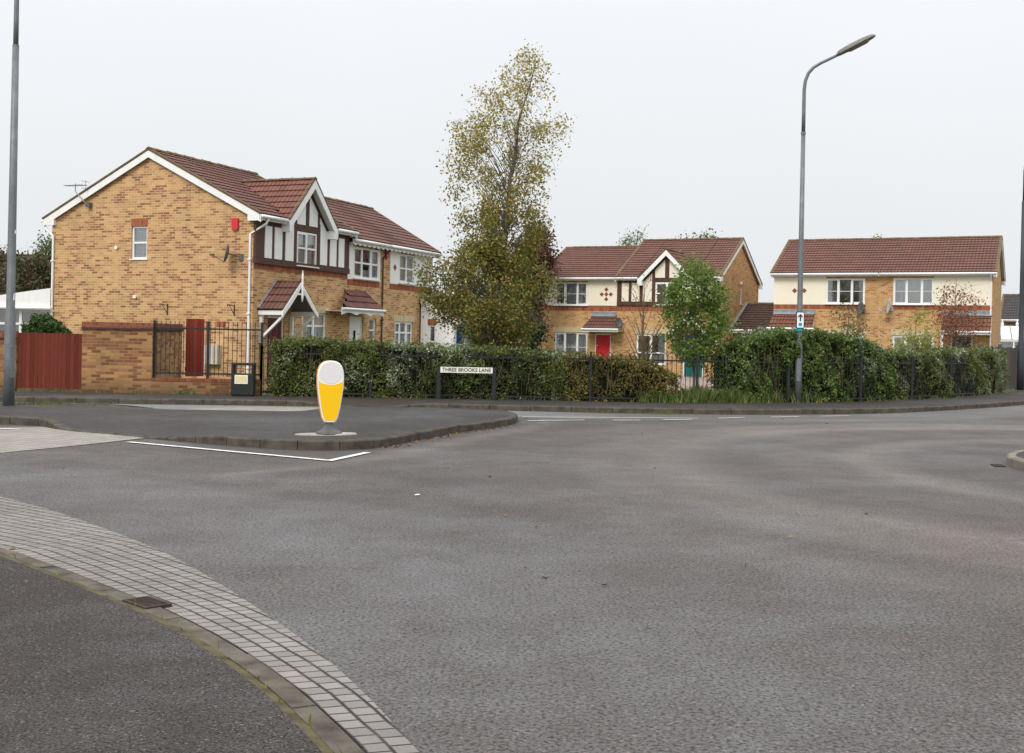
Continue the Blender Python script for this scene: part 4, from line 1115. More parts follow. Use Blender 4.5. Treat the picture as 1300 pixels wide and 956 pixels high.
def porch(root, cx, hs, zf, za, p, roof, posts=True):
    """gabled canopy on braced brackets"""
    sl = math.hypot(hs, za - zf); mb = MB()
    tile_slope(mb, (cx - hs, 0.0, zf), (0, -1, 0), p, (hs, 0, za - zf), sl, roof)
    tile_slope(mb, (cx + hs, -p, zf), (0, 1, 0), p, (-hs, 0, za - zf), sl, roof)
    o = mb.build('porch_canopy', root); ridge(o, (cx, -p, za + .01), (cx, 0, za + .01), .08)
    b = MB(); k = (za - zf) / hs
    for sg in (-1, 1):
        # curved-bottom barge: three short lengths swinging out at the foot
        prev = None
        for t in np.linspace(0, 1, 6):
            x = cx + sg * hs * 1.04 * t; z = za - k * hs * 1.04 * t - .03
            dp = .15 + .06 * math.sin(t * math.pi)
            cur = ((x, -p - .02, z), (x, -p - .02, z - dp))
            if prev:
                q = [prev[0], cur[0], cur[1], prev[1]]
                b.prism(q if sg < 0 else q[::-1], (0, .035, 0), M_WHITEP)
            prev = cur
        b.box(cx + sg * hs * .98, cx + sg * hs * .86, -p + .02, -.01, zf - .16, zf - .03, M_WHITEP)
    b.box(cx - .25, cx + .25, -p - .012, -p + .01, za - .42, za - .36, M_WHITEP)
    b.tube([(cx, -p - .05, za - .62), (cx, -p - .05, za - .5), (cx, -p - .05, za - .1), (cx, -p - .05, za + .15), (cx, -p - .05, za + .33)], [.012, .035, .03, .035, .008], M_WHITEP, 8)
    b.build('bargeboard', o)
    for sg in (-1, 1):
        br = MB(); x = cx + sg * hs * .86
        br.box(x - .045, x + .045, -.1, -.005, zf - 1.0, zf - .17, M_WHITEP)
        br.bar((x, -.06, zf - .85), (x, -p + .08, zf - .19), .07, .07, M_WHITEP)
        br.build('bracket', o)
    lb = MB()
    for sg in (-1, 1): lb.bar((cx + sg * hs, -.02, zf + .05), (cx, -.02, za + .06), .10, .03, M_LEAD)
    lb.build('flashing', o)
    return o

def canopy(root, xt0, xt1, xb0, xb1, zt, zb, p, roof, y=0.0, scallop=False, flash=True):
    """lean-to tiled canopy with fascia and lead flashing"""
    mb = MB(); sl = math.hypot(p, zt - zb); up = Vector((0, p, zt - zb)) / sl
    a, b_ = min(xt0, xb0), max(xt1, xb1)
    def trim(c, n):
        t = (c + .5) / n
        return (xb0 + (xt0 - xb0) * t - a, xb1 + (xt1 - xb1) * t - a)
    tile_slope(mb, (a, y - p, zb), (1, 0, 0), b_ - a, up, sl, roof, trim=trim)
    mb.f.pop(); mb.mi.pop(); mb.uv.pop()
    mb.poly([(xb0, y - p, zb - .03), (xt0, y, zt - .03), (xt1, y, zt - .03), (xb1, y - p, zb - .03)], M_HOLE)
    for x0, x1 in ((xb0, xt0), (xb1, xt1)):
        mb.poly([(x0, y - p, zb - .14), (x0, y - p, zb), (x1, y - .003, zt), (x1, y - .003, zb - .14)], M_WHITEP)
    o = mb.build('canopy', root)
    fb = MB(); fb.box(xb0 - .02, xb1 + .02, y - p - .01, y - p + .012, zb - .17, zb - .02, M_WHITEP)
    fb.box(xb0, xb1, y - p + .014, y - .004, zb - .13, zb - .115, M_WHITEP)
    if scallop:
        n = 3
        for i in range(n):
            ww = (xb1 - xb0) / n; xa = xb0 + ww * i
            pts = [(xa + ww * t, y - p - .006, zb - .168 - .08 * (1 - math.sin(math.pi * t))) for t in np.linspace(0, 1, 9)]
            fb.prism([(xa, y - p - .006, zb - .16)] + pts + [(xa + ww, y - p - .006, zb - .16)], (0, .018, 0), M_WHITEP)
    fb.build('fascia', o)
    fb = MB(); fb.tube([(xb0 - .02, y - p - .05, zb - .05), (xb1 + .04, y - p - .05, zb - .05)], .045, M_WHITE, 8); fb.build('gutter', o)
    if flash:
        lb = MB(); lb.box(xt0 - .04, xt1 + .04, y - .02, y - .004, zt - .03, zt + .17, M_LEAD)
        lb.prism([(xt0 - .02, y - .012, zt + .035), (xt1 + .02, y - .012, zt + .035), (xt1 + .02, y - .16, zt - .06), (xt0 - .02, y - .16, zt - .06)], (0, 0, .018), M_LEAD)
        lb.build('flashing', o)
    return o

def lintel(root, x0, x1, z0, z1, y=0.0, key=False):
    mb = MB(); mb.box(x0, x1, y - .012, y + .09, z0, z1, M_SAND)
    if key:
        c = (x0 + x1) / 2
        mb.prism([(c - .07, y - .035, z0 - .01), (c + .07, y - .035, z0 - .01), (c + .10, y - .035, z1 + .06), (c - .10, y - .035, z1 + .06)], (0, .03, 0), M_SAND)
    return mb.build('lintel', root)

def diamond(root, x, z, y, s=.10):
    mb = MB(); mb.prism([(x - s, y, z), (x, y, z - s), (x + s, y, z), (x, y, z + s)], (0, .008, 0), M_DIAM); return mb.build('diamond_tile', root)

def dish(name, loc, aim, label, mat=M_DISH, r=.30, arm=(0, .3, 0), group=None):
    """satellite dish: shallow oval bowl, feed arm and wall bracket; aim = direction it faces"""
    t = thing(name, loc, 0, label, 'satellite dish', group)
    a = Vector(aim).normalized(); q = a.to_track_quat('Z', 'Y').to_matrix()
    mb = MB(); prof = [(.02, -.085), (.12, -.075), (.2, -.05), (r, 0.0), (r, .012), (.2, -.035), (.02, -.07)]
    mb.lathe(prof, mat, 20)
    mb.v = [tuple(q @ Vector((v[0] * .9, v[1] * 1.08, v[2]))) for v in mb.v]
    mb.build('bowl', t, smooth=True)
    ab = MB(); lo = q @ Vector((0, -r, 0)); tip = q @ Vector((0, -r * .55, .36))
    ab.bar(lo * .95, tip, .02, .02, mat); ab.box(tip.x - .035, tip.x + .035, tip.y - .035, tip.y + .035, tip.z - .03, tip.z + .05, mat)
    ab.build('feed_arm', t)
    bb = MB(); bk = q @ Vector((0, 0, -.08)); bb.tube([bk, bk + Vector((arm[0] * .5, arm[1] * .5, -.05)), Vector(arm) + Vector((0, 0, -.1))], .02, mat, 6); w_ = Vector(arm)
    bb.box(w_.x - .06, w_.x + .06, w_.y - .06, w_.y + .06, -.2, .0, mat)
    bb.build('bracket', t)
    return t

# ------------------------------------------------------------------ the houses on the left
AO, AR = (-7.648, 34.747, 0.0), math.pi / 2 - 0.3824
ca, sa = math.cos(AR), math.sin(AR)
def A2W(x, y, z=0.0): return Vector((AO[0] + x * ca - y * sa, AO[1] + x * sa + y * ca, z))
# house with the big brick gable and half-timbered front
hA = thing('brick_house', AO, AR, 'buff brick end house with a blank side gable, half-timbered jetty and maroon door', 'house', 'houses')
LA, WA, ZE, ZR = 5.5, 7.587, 4.98, 7.2
winA = (2.05, 3.80, 3.30, 4.86)
gwin = (3.87, 3.86, 4.46, 4.87)
roA = shell(hA, LA, WA, ZE, ZR, holes=[(0.80, 0.12, 1.72, 2.18), (2.75, 0.95, 4.2, 2.34), (2.10, 3.85, 3.25, 4.84)], gable_r=True, vo_r=.10, gl_holes=[gwin], notch=(1.3, 4.3), uvoff=.3)
tudor(hA, LA, 2.8, 3.71, ZE, 6.52, 1.40, 5.13, (2.2, 3.80, 3.40, 4.86), False)
window(hA, 2.2, 3.80, 3.40, 4.86, cols=(.5,), trans=(.52,), loc=(0, -0.11, 0), setback=.045, curtain='net')
dormer(hA, roA, 2.8, 1.40, 5.13, 6.55, 2.6, M_ROOFR)
band(hA, 0.004, 5.496, 3.55, 3.708, t=.012)
porch(hA, 1.22, .96, 2.36, 3.24, .88, M_ROOF)
door(hA, 0.80, 0.12, 1.72, 2.18, M_MAROON)
window(hA, 2.75, 0.95, 4.2, 2.34, cols=(.5,), trans=(.7,), curtain='net')
lintel(hA, 2.6, 4.36, 2.345, 2.55)
# flank window with a soldier arch
window(hA, 0, gwin[1], gwin[2] - gwin[0], gwin[3], cols=(), trans=(.5,), loc=(0, gwin[2], 0), rotz=-math.pi / 2, curtain='net', back=.6)
mb = MB(); mb.box(-.006, .02, 3.84, 4.49, 4.875, 5.10, M_RED); mb.build('brick_arch', hA)
downpipe(hA, [(0.25, -.33, ZE + .05), (0.20, -.28, ZE - .10), (-.045, .10, ZE - .42), (-.045, .10, 0.0)])
downpipe(hA, [(-.02, WA + .30, ZE + .02), (-.05, WA + .22, ZE - .12), (-.05, WA - .09, ZE - .38), (-.05, WA - .09, 0.0)])
for y, z in ((4.25, 2.70), (5.0, 4.22)):
    mb = MB(); mb.tube([(0.01, y, z), (-.06, y, z)], .035, M_WHITE, 8); mb.box(-.075, -.06, y - .05, y + .05, z - .05, z + .05, M_WHITE); mb.build('flue_vent', hA)
mb = MB(); mb.box(-.02, .01, .95, 1.25, 1.82, 1.98, M_RED); mb.build('air_brick', hA)

def alarm(root_fn, loc, rotz, label):
    mb = MB(); mb.box(-.11, .11, -.075, -.002, -.13, .20, M_ALARM); mb.box(-.085, .085, -.07, -.004, -.17, -.131, M_GREYSTEEL)
    o = mb.build('alarm_box', None, loc, rotz, bevel=.008); return tag(o, label, 'alarm box', 'alarm boxes')
alarm(None, A2W(-.004, .635, 4.84), AR - math.pi / 2, 'red burglar alarm box high on the blank brick gable wall')
alarm(None, A2W(8.35, .05, 4.62), AR, 'red burglar alarm box on the brick strip between two upstairs windows')
dish('satellite_dish', A2W(-.36, .72, 3.98), (-1, -.25, .2), 'dark grey satellite dish on the brick gable beside the white downpipe', M_DISH, .27, tuple((A2W(.36, -.30) - A2W(0, 0))), 'satellite dishes')
for y, lab in ((3.05, 'black hanging basket bracket on the gable, the one farther from the white downpipe'), (.63, 'black hanging basket bracket on the gable near the white downpipe')):
    t = thing('basket_bracket', A2W(0, y, 2.32), AR, lab, 'bracket', 'hanging basket brackets')
    mb = MB(); mb.box(-.02, .0, -.015, .015, -.17, .17, M_BLACK); mb.build('backplate', t)
    mb = MB(); mb.bar((-.02, 0, .12), (-.30, .02, .15), .018, .018, M_BLACK); mb.bar((-.02, 0, -.12), (-.24, .015, .135), .014, .014, M_BLACK)
    mb.tube([(-.30, .02, .15), (-.34, .02, .17), (-.34, .02, .11), (-.31, .02, .09)], .008, M_BLACK, 6); mb.build('arm', t)
t = thing('meter_box', A2W(-.002, 1.30, .70), AR - math.pi / 2, 'beige meter cabinet with a pipe below it, low on the brick gable', 'meter box')
mb = MB(); mb.box(-.23, .23, -.20, -.003, .0, .58, M_METER); mb.build('cabinet', t, bevel=.006)
mb = MB()
for q in (-.13, -.01, .11): mb.box(q - .006, q + .006, -.206, -.2, .02, .56, M_GREYSTEEL)
mb.build('door', t)
mb = MB(); mb.tube([(-.16, -.08, 0), (-.16, -.08, -.7)], .025, M_WHITE, 8); mb.build('pipe', t)
# aerial on the far verge
ta = thing('tv_aerial', A2W(-.10, 6.07, 5.56), AR, 'spindly television aerial on a cranked mast at the gable eaves', 'aerial')
mb = MB(); mb.box(-.05, .1, -.07, .07, -.07, .07, M_DISH); mb.build('bracket', ta)
mb = MB(); mb.tube([(-.05, 0, 0), (-.12, .08, .10), (-.12, .42, .42), (-.12, .42, .66)], .018, M_CABLE, 6); mb.build('mast', ta)
mb = MB(); mb.bar((-.12, 0, .6), (-.12, .85, .6), .022, .022, M_CABLE)
for i in range(9):
    q = .06 + i * .09; mb.bar((-.28, q, .6), (.04, q, .6), .009, .009, M_CABLE)
for s_ in (-1, 1): mb.bar((-.12, 0, .6), (-.12, .04, .6 + .14 * s_), .012, .012, M_CABLE); mb.bar((-.30, .03, .6 + .11 * s_), (.06, .03, .6 + .11 * s_), .012, .012, M_CABLE)
mb.build('antenna', ta)

# the pair of plainer houses attached to it
def unit(x0, L, label, **kw):
    h = thing('brick_house', A2W(x0, 0), AR, label, 'house', 'houses')
    ro = shell(h, L, 5.6, 4.76, 6.72, y0=.07, scallop=True, **kw)
    return h, ro
hB, roB = unit(5.503, 2.62, 'narrow buff brick house with a white panelled door under a scalloped tiled canopy',
               holes=[(.33, .12, 1.29, 2.3), (1.73, .9, 2.2, 2.25), (.48, 3.62, 2.31, 4.69)], gable_l=False, gable_r=False, uvoff=1.7)
Y = .07
window(hB, .48, 3.62, 2.31, 4.69, cols=(.34, .68), trans=(.5,), loc=(0, Y - .06, 0), curtain='half')
mb = MB(); mb.box(0.01, .47, Y - .018, Y + .01, 3.56, 4.76, M_RENDERW); mb.box(.475, 2.315, Y - .016, Y + .01, 3.56, 3.60, M_RENDERW); mb.build('render_panel', hB); mb = MB(); mb.box(2.32, 2.40, Y - .018, Y + .01, 3.56, 4.76, M_RENDERW); mb.build('render_panel', hB)
band(hB, .01, 2.40, 3.36, 3.555, y=Y)
d = door(hB, .33, .12, 1.29, 2.3, M_WHITE, y=Y + .05, glaze=(.42, .55, .3, .78))
window(hB, 1.73, .9, 2.2, 2.25, cols=(), trans=(.7,), loc=(0, Y, 0), curtain='net')
canopy(hB, .02, 1.20, -1.40, 1.45, 3.18, 2.56, .62, M_ROOF, y=.0, scallop=True, flash=False)
downpipe(hB, [(2.56, Y - .33, 4.72), (2.56, Y - .05, 4.45), (2.56, Y - .05, 3), (2.56, Y - .05, 0.0)], .028, M_DARKSTEEL)
hC, roC = unit(8.126, 4.064, 'buff brick house with a white rendered upstairs, diamond tiles and twin ground floor windows',
               holes=[(1.0, .85, 2.5, 2.19), (1.22, 3.63, 2.46, 4.70)], gable_l=False, gable_r=True, uvoff=3.1)
window(hC, 1.22, 3.63, 2.46, 4.70, cols=(.5,), trans=(.5,), loc=(0, Y - .06, 0), curtain='net')
mb = MB()
mb.box(.545, 1.215, Y - .018, Y + .01, 3.56, 4.76, M_RENDERW); mb.build('render_panel', hC); mb = MB(); mb.box(2.465, 4.06, Y - .018, Y + .01, 3.56, 4.76, M_RENDERW); mb.box(1.22, 2.46, Y - .016, Y + .01, 3.56, 3.61, M_RENDERW); mb.build('render_panel', hC)
band(hC, .545, 4.06, 3.36, 3.555, y=Y)
diamond(hC, .90, 4.16, Y - .026, .13); diamond(hC, 3.1, 4.16, Y - .026, .13)
window(hC, 1.0, .85, 2.5, 2.19, cols=(.33, .67), trans=(.7,), loc=(0, Y, 0), curtain='net')
lintel(hC, .9, 2.62, 2.195, 2.42, y=Y, key=True)

# white rendered lean-to entrance
hN = thing('house_annex', A2W(11.14, 0), AR, 'white rendered lean-to entrance with a blue door at the end of the left terrace', 'annex')
mb = MB()
wall(mb, 1.40, -.05, 2.38, [(.33, .85, .62, 2.10)], lambda s, d, z: (d, -1.40 + s, z) if False else (d, -s, z), M_RENDERW)
mb.poly([(0, -1.40, 2.38), (0, 0, 2.38), (0, 0, 3.05)], M_RENDERW)
wall(mb, 3.2, -.05, 2.38, [(.22, .1, 1.12, 2.12), (1.55, .9, 2.15, 2.05)], lambda s, d, z: (s, -1.40 + d, z), M_RENDERW)
mb.build('wall', hN)
door(hN, .22, .1, 1.12, 2.12, M_BLUE, y=-1.36)
window(hN, 1.55, .9, 2.15, 2.05, cols=(), trans=(.5,), loc=(0, -1.40, 0), curtain='net', back=.8)
window(hN, 0, .85, .29, 2.10, cols=(), trans=(.5,), loc=(0, -.33, 0), rotz=-math.pi / 2, curtain='', back=.8)
mb = MB(); mb.box(-.008, .02, -.66, -.29, 2.11, 2.33, M_RED); mb.build('lintel', hN)
mb = MB(); sl = math.hypot(1.55, .78); tile_slope(mb, (-.08, -1.55, 2.36), (1, 0, 0), 3.4, Vector((0, 1.55, .78)), sl, M_ROOFR); ro = mb.build('roof', hN)
mb = MB(); mb.prism([(-.10, -1.58, 2.14), (-.10, -1.58, 2.33), (-.10, 0, 3.13), (-.10, 0, 2.94)], (.03, 0, 0), M_WHITEP); mb.build('bargeboard', hN); mb = MB(); mb.box(-.07, 3.3, -1.58, -1.56, 2.17, 2.35, M_WHITEP); mb.build('fascia', hN)
mb = MB(); mb.box(-.05, 3.3, -.025, -.004, 3.1, 3.30, M_LEAD); mb.build('flashing', hN)

# ------------------------------------------------------------------ the houses in the middle
MO, MR = (9.8213, 56.3066, 0.0), -0.4433
cm, sm = math.cos(MR), math.sin(MR)
def M2W(x, y, z=0.0): return Vector((MO[0] + x * cm - y * sm, MO[1] + x * sm + y * cm, z))
hD = thing('brick_house', M2W(-5.14, 0), MR, 'brick house with a cream half-timbered gable and teal door behind the young tree', 'house', 'houses')
LD, WD = 5.14, 7.77
winD = (1.98, 3.47, 3.18, 4.55)
roD = shell(hD, LD, WD, 4.64, 6.95, holes=[(3.41, -.04, 4.43, 2.08), (1.03, .55, 2.54, 2.02), (2.0, 3.5, 3.16, 4.53)], gable_l=True, gable_r=True, vo=.05, vo_r=.14, notch=(1.17, 3.97),
            brick=M_BRICKO, gr_holes=[(3.88, 3.65, 4.40, 4.66)], uvoff=5.2)
tudor(hD, LD, 2.57, 3.42, 4.64, 6.12, 1.35, 4.76, winD, True)
window(hD, *winD, cols=(.5,), trans=(.5,), loc=(0, -.11, 0), setback=.045, curtain='half')
dormer(hD, roD, 2.57, 1.38, 4.76, 6.14, 2.4, M_ROOFR)
band(hD, .004, 5.136, 3.14, 3.418, t=.010)
window(hD, 1.03, .55, 2.54, 2.02, cols=(.5,), trans=(.38,), curtain='half', panel=.0)
lintel(hD, .95, 2.72, 2.025, 2.27)
door(hD, 3.41, -.04, 4.43, 2.08, M_TEAL)
porch(hD, 3.92, .92, 2.16, 2.98, .9, M_ROOFR)
downpipe(hD, [(5.05, -.33, 4.70), (5.07, -.06, 4.4), (5.07, -.06, 2.0), (5.07, -.06, 0.0)])
window(hD, 0, 3.65, .52, 4.66, cols=(), trans=(.7,), loc=(LD, 3.88, 0), rotz=math.pi / 2, curtain='', back=.7)
mb = MB(); mb.lathe([(.26, -.03), (.26, .012)], M_WHITE, 24); mb.v = [(LD + v[2], 4.14 + v[0], 4.66 + max(0, v[1]) * .6) for v in mb.v]; mb.build('arched_head', hD)

hE = thing('brick_house', M2W(-9.383, 0), MR, 'brick and cream house with a bright red door and five-diamond tile motif', 'house', 'houses')
LE = 4.24
roE = shell(hE, LE, 7.4, 4.64, 6.62, holes=[(.89, .55, 2.69, 2.04), (3.07, -.04, 3.94, 2.0), (.89, 3.41, 2.66, 4.56)], gable_l=True, gable_r=False, brick=M_BRICKO, uvoff=7.7)
window(hE, .89, 3.41, 2.66, 4.56, cols=(.32, .68), bars=(.5,), loc=(0, -.06, 0), curtain='drape')
mb = MB(); mb.box(.005, .885, -.02, .01, 3.40, 4.64, M_CREAM); mb.build('render_panel', hE); mb = MB(); mb.box(2.665, 4.235, -.02, .01, 3.40, 4.64, M_CREAM); mb.build('render_panel', hE)
band(hE, .004, 4.236, 3.14, 3.398)
for dx, dz in ((0, 0), (.24, 0), (-.24, 0), (0, .24), (0, -.24)): diamond(hE, 3.66 + dx, 3.96 + dz, -.027, .115)
window(hE, .89, .55, 2.69, 2.04, cols=(.32, .68), bars=(.5,), curtain='net')
lintel(hE, .82, 2.85, 2.045, 2.30, key=True)
door(hE, 3.07, -.04, 3.94, 2.0, M_REDDOOR)
canopy(hE, 2.98, 4.18, 2.75, 4.62, 2.92, 2.26, .9, M_ROOF)
dish('satellite_dish', M2W(-9.05, -.42, 3.86), (-1, -.2, .2), 'small dark satellite dish on the cream wall left of the bay of windows', M_DISH, .27, tuple(M2W(-.25, .42) - M2W(0, 0)), 'satellite dishes')
dish('satellite_dish', M2W(-4.88, -.45, 2.55), (.5, -.85, .2), 'grey satellite dish beside the tiled canopy between the two middle houses', M_DISH, .25, tuple(M2W(-.1, .45) - M2W(0, 0)), 'satellite dishes')

# garage in the gap
hG = thing('link_garage', M2W(.003, 2.43), MR, 'low garage with a dark tiled roof filling the gap beside the half-timbered middle house', 'garage')
mb = MB(); wall(mb, 2.75, -.05, 2.12, [(.25, -.02, 2.5, 2.0)], lambda s, d, z: (s, d, z), M_BRICKO); mb.build('wall', hG)
mb = MB(); sl = math.hypot(3.05, 1.34); tile_slope(mb, (0.0, -.3, 2.36), (1, 0, 0), 2.8, Vector((0, 3.05, 1.34)), sl, M_ROOFD)
tile_slope(mb, (2.8, 5.8, 2.36), (-1, 0, 0), 2.8, Vector((0, -3.05, 1.34)), sl, M_ROOFD); ro = mb.build('roof', hG); ridge(ro, (0, 2.75, 3.71), (2.8, 2.75, 3.71))
mb = MB(); mb.box(0, 2.8, -.33, -.30, 2.16, 2.34, M_WHITEP); mb.build('fascia', hG); mb = MB(); mb.tube([(0, -.38, 2.30), (2.8, -.38, 2.30)], .05, M_WHITE, 8); mb.build('gutter', hG)
mb = MB(); mb.bar((.05, -.3, 2.44), (.05, 2.75, 3.78), .16, .03, M_LEAD); mb.build('flashing', hG)
mb = MB(); mb.box(.25, 2.5, .06, .09, 0, 2.0, M_WHITEP)
for i in range(9): mb.box(.29, 2.46, .05, .06, .1 + i * .2, .26 + i * .2, M_WHITEP)
mb.build('garage_door', hG)

# ------------------------------------------------------------------ the houses on the right
RO, RR = (21.1219, 51.9976, 0.0), -0.4403
crr, srr = math.cos(RR), math.sin(RR)
def R2W(x, y, z=0.0): return Vector((RO[0] + x * crr - y * srr, RO[1] + x * srr + y * crr, z))
LL = 9.65
ZER, ZRR, WR = 4.84, 6.86, 7.14
hF = thing('brick_house', R2W(-LL, 0), RR, 'brick and cream house behind the tall hedge, with a small tiled canopy at its left', 'house', 'houses')
LF = LL / 2
shell(hF, LF, WR, ZER, ZRR, holes=[(2.43, 3.58, 4.19, 4.75), (2.43, .75, 4.19, 2.16), (.4, -.02, 1.3, 2.2)], gable_l=True, gable_r=False, brick=M_BRICKO, uvoff=9.9)
window(hF, 2.43, 3.58, 4.19, 4.75, cols=(.33, .66), bars=(.5,), loc=(0, -.06, 0), curtain='side')
mb = MB(); mb.box(.005, 2.425, -.02, .01, 3.54, ZER, M_CREAM); mb.build('render_panel', hF); mb = MB(); mb.box(2.43, 4.19, -.018, .01, 3.54, 3.575, M_CREAM); mb.build('render_panel', hF)
band(hF, .004, 4.19, 3.33, 3.538)
for q in (.98, 1.42): diamond(hF, q, 4.19, -.027, .125)
window(hF, 2.43, .75, 4.19, 2.16, cols=(.33, .66), bars=(.5,), curtain='net'); lintel(hF, 2.35, 4.3, 2.165, 2.42, key=True)
door(hF, .4, -.02, 1.3, 2.2, M_GREYDOOR)
canopy(hF, .04, 1.92, -.10, 2.02, 3.13, 2.44, .9, M_ROOFR)
hH = thing('brick_house', R2W(-LF, 0), RR, 'brick and cream end house with a dark grey door behind the red-leaved tree', 'house', 'houses')
shell(hH, LF, WR, ZER, ZRR, holes=[(.615, 3.57, 2.365, 4.76), (.615, .75, 2.395, 2.16), (3.11, -.02, 4.03, 2.22)], gable_l=False, gable_r=True, brick=M_BRICKO, uvoff=12.4, vo_r=.16)
window(hH, .615, 3.57, 2.365, 4.76, cols=(.34, .7), bars=(.5,), loc=(0, -.06, 0), curtain='net')
mb = MB(); mb.box(2.37, 4.785, -.02, .01, 3.54, ZER, M_CREAM); mb.build('render_panel', hH); mb = MB(); mb.box(.615, 2.365, -.018, .01, 3.54, 3.565, M_CREAM); mb.build('render_panel', hH)
band(hH, .615, 4.82, 3.33, 3.538)
window(hH, .615, .75, 2.395, 2.16, cols=(.33, .66), bars=(.5,), curtain='net'); lintel(hH, .55, 2.5, 2.165, 2.42, key=True)
door(hH, 3.11, -.02, 4.03, 2.22, M_GREYDOOR)
canopy(hH, 2.78, 4.78, 2.76, 4.80, 3.13, 2.40, .9, M_ROOFR)
for q in (2.82,):
    mb = MB(); mb.box(q - .05, q + .05, -.88, -.78, 0, 2.26, M_WHITEP); mb.build('canopy_post', hH)
downpipe(hH, [(4.75, -.33, 4.9), (4.75, -.06, 4.6), (4.75, -.06, 2.0), (4.75, -.06, 0.0)])
dish('satellite_dish', R2W(-5.60, -.38, 3.36), (-1, -.30, .2), 'dark grey satellite dish under the left upstairs window of the right-hand houses', M_DISH, .30, tuple(R2W(.1, .38) - R2W(0, 0)), 'satellite dishes')
dish('satellite_dish', R2W(-4.38, -.38, 3.46), (-1, .02, .15), 'pale satellite dish seen nearly edge-on below the right house window', M_DISHL, .36, tuple(R2W(.1, .38) - R2W(0, 0)), 'satellite dishes')

# ------------------------------------------------------------------ buildings beyond
def plain_house(name, loc, rotz, L, W, ze, zr, roof, wallm, label, cat, win=True):
    h = thing(name, loc, rotz, label, cat)
    hs = [(L * .2, 3.0, L * .2 + 1.4, 4.2), (L * .62, 3.0, L * .62 + 1.4, 4.2)] if win else []
    shell(h, L, W, ze, zr, holes=hs, roof=roof, brick=wallm)
    for q in hs: window(h, q[0], q[1], q[2], q[3], cols=(.5,), curtain='net')
    return h
plain_house('grey_roofed_house', tuple(at(1271, 421, 76).to_2d()) + (0,), R(-25), 5.5, 8, 3.4, 5.3, M_SLATE, M_BRICKG, 'house with a dark grey tiled roof glimpsed beyond the right end house', 'house', False)
hc = thing('conservatory', tuple(at(1268, 430, 68).to_2d()) + (0,), R(-18), 'white conservatory with roof finials beyond the right end house', 'conservatory', 'conservatories')
def conservatory(t, L, W, ze, zr, fin=True):
    mb = MB(); f = M_WHITE
    for i in range(int(L / .75) + 1):
        q = L * i / int(L / .75); mb.box(q - .04, q + .04, -.04, .04, .6, ze, f)
    mb.box(0, L, -.05, .05, 0, .6, M_BRICKG); mb.box(0, L, -.055, .05, ze - .12, ze, f); mb.box(0, L, -.05, .05, .6, .68, f); mb.box(0, L, -.045, .045, ze - .55, ze - .48, f)
    mb.box(-.02, .03, 0, W, .6, ze, f); mb.box(L - .03, L + .02, 0, W, .6, ze, f)
    mb.build('frame', t)
    gb = MB(); gb.poly([(0, 0, .65), (L, 0, .65), (L, 0, ze - .1), (0, 0, ze - .1)], M_GLASS); gb.build('pane', t)
    cb = MB(); cb.poly([(0, .35, .5), (L, .35, .5), (L, .35, ze - .1), (0, .35, ze - .1)], M_NET if fin else M_DRAPE); cb.build('blind', t)
    return t
conservatory(hc, 3.2, 3, 2.2, 3.0)
mb = MB(); mb.prism([(0, -.1, 2.2), (0, 1.5, 3.0), (0, 3.1, 2.2)], (3.2, 0, 0), M_WHITE); rf = mb.build('roof', hc)
mb = MB()
for i in range(6): mb.bar((.1 + i * .6, -.1, 2.23), (.1 + i * .6, 1.5, 3.03), .05, .05, M_GREYSTEEL)
mb.build('glazing_bars', rf)
mb = MB()
for i in range(4): mb.tube([(.3 + i * .8, 1.5, 3.0), (.3 + i * .8, 1.5, 3.12), (.3 + i * .8, 1.5, 3.2), (.3 + i * .8, 1.5, 3.36)], [.05, .09, .05, .01], M_WHITE, 8)
mb.build('finial', rf)
# white conservatory behind the garden wall, left
hv = thing('conservatory', (-17.4, 37.2, 0), R(8), 'white conservatory with a sloping roof behind the garden wall at the far left', 'conservatory', 'conservatories')
conservatory(hv, 2.75, 3.0, 2.32, 2.7, False)
mb = MB(); mb.prism([(-.3, -.15, 2.325), (2.75, -.15, 2.325), (2.75, -.15, 2.95), (2.2, -.15, 2.86), (-.3, -.15, 2.42)], (0, 3.2, 0), M_WHITEP); mb.build('roof', hv)
mb = MB(); mb.tube([(-.3, -.2, 2.31), (2.78, -.2, 2.31)], .06, M_WHITE, 8); mb.build('gutter', hv)
plain_house('mossy_roofed_house', (-28.0, 62, 0), R(12), 6.0, 6.5, 3.4, 5.75, M_MOSSROOF, M_BRICKG, 'house with a mossy green-grey roof among the trees at the far left', 'house', False)
plain_house('gabled_house', (-31.6, 62, 0), R(84), 6, 7.4, 4.4, 6.9, M_SLATE, M_RENDERW, 'pale house with a white verge cut off by the left edge', 'house', False)

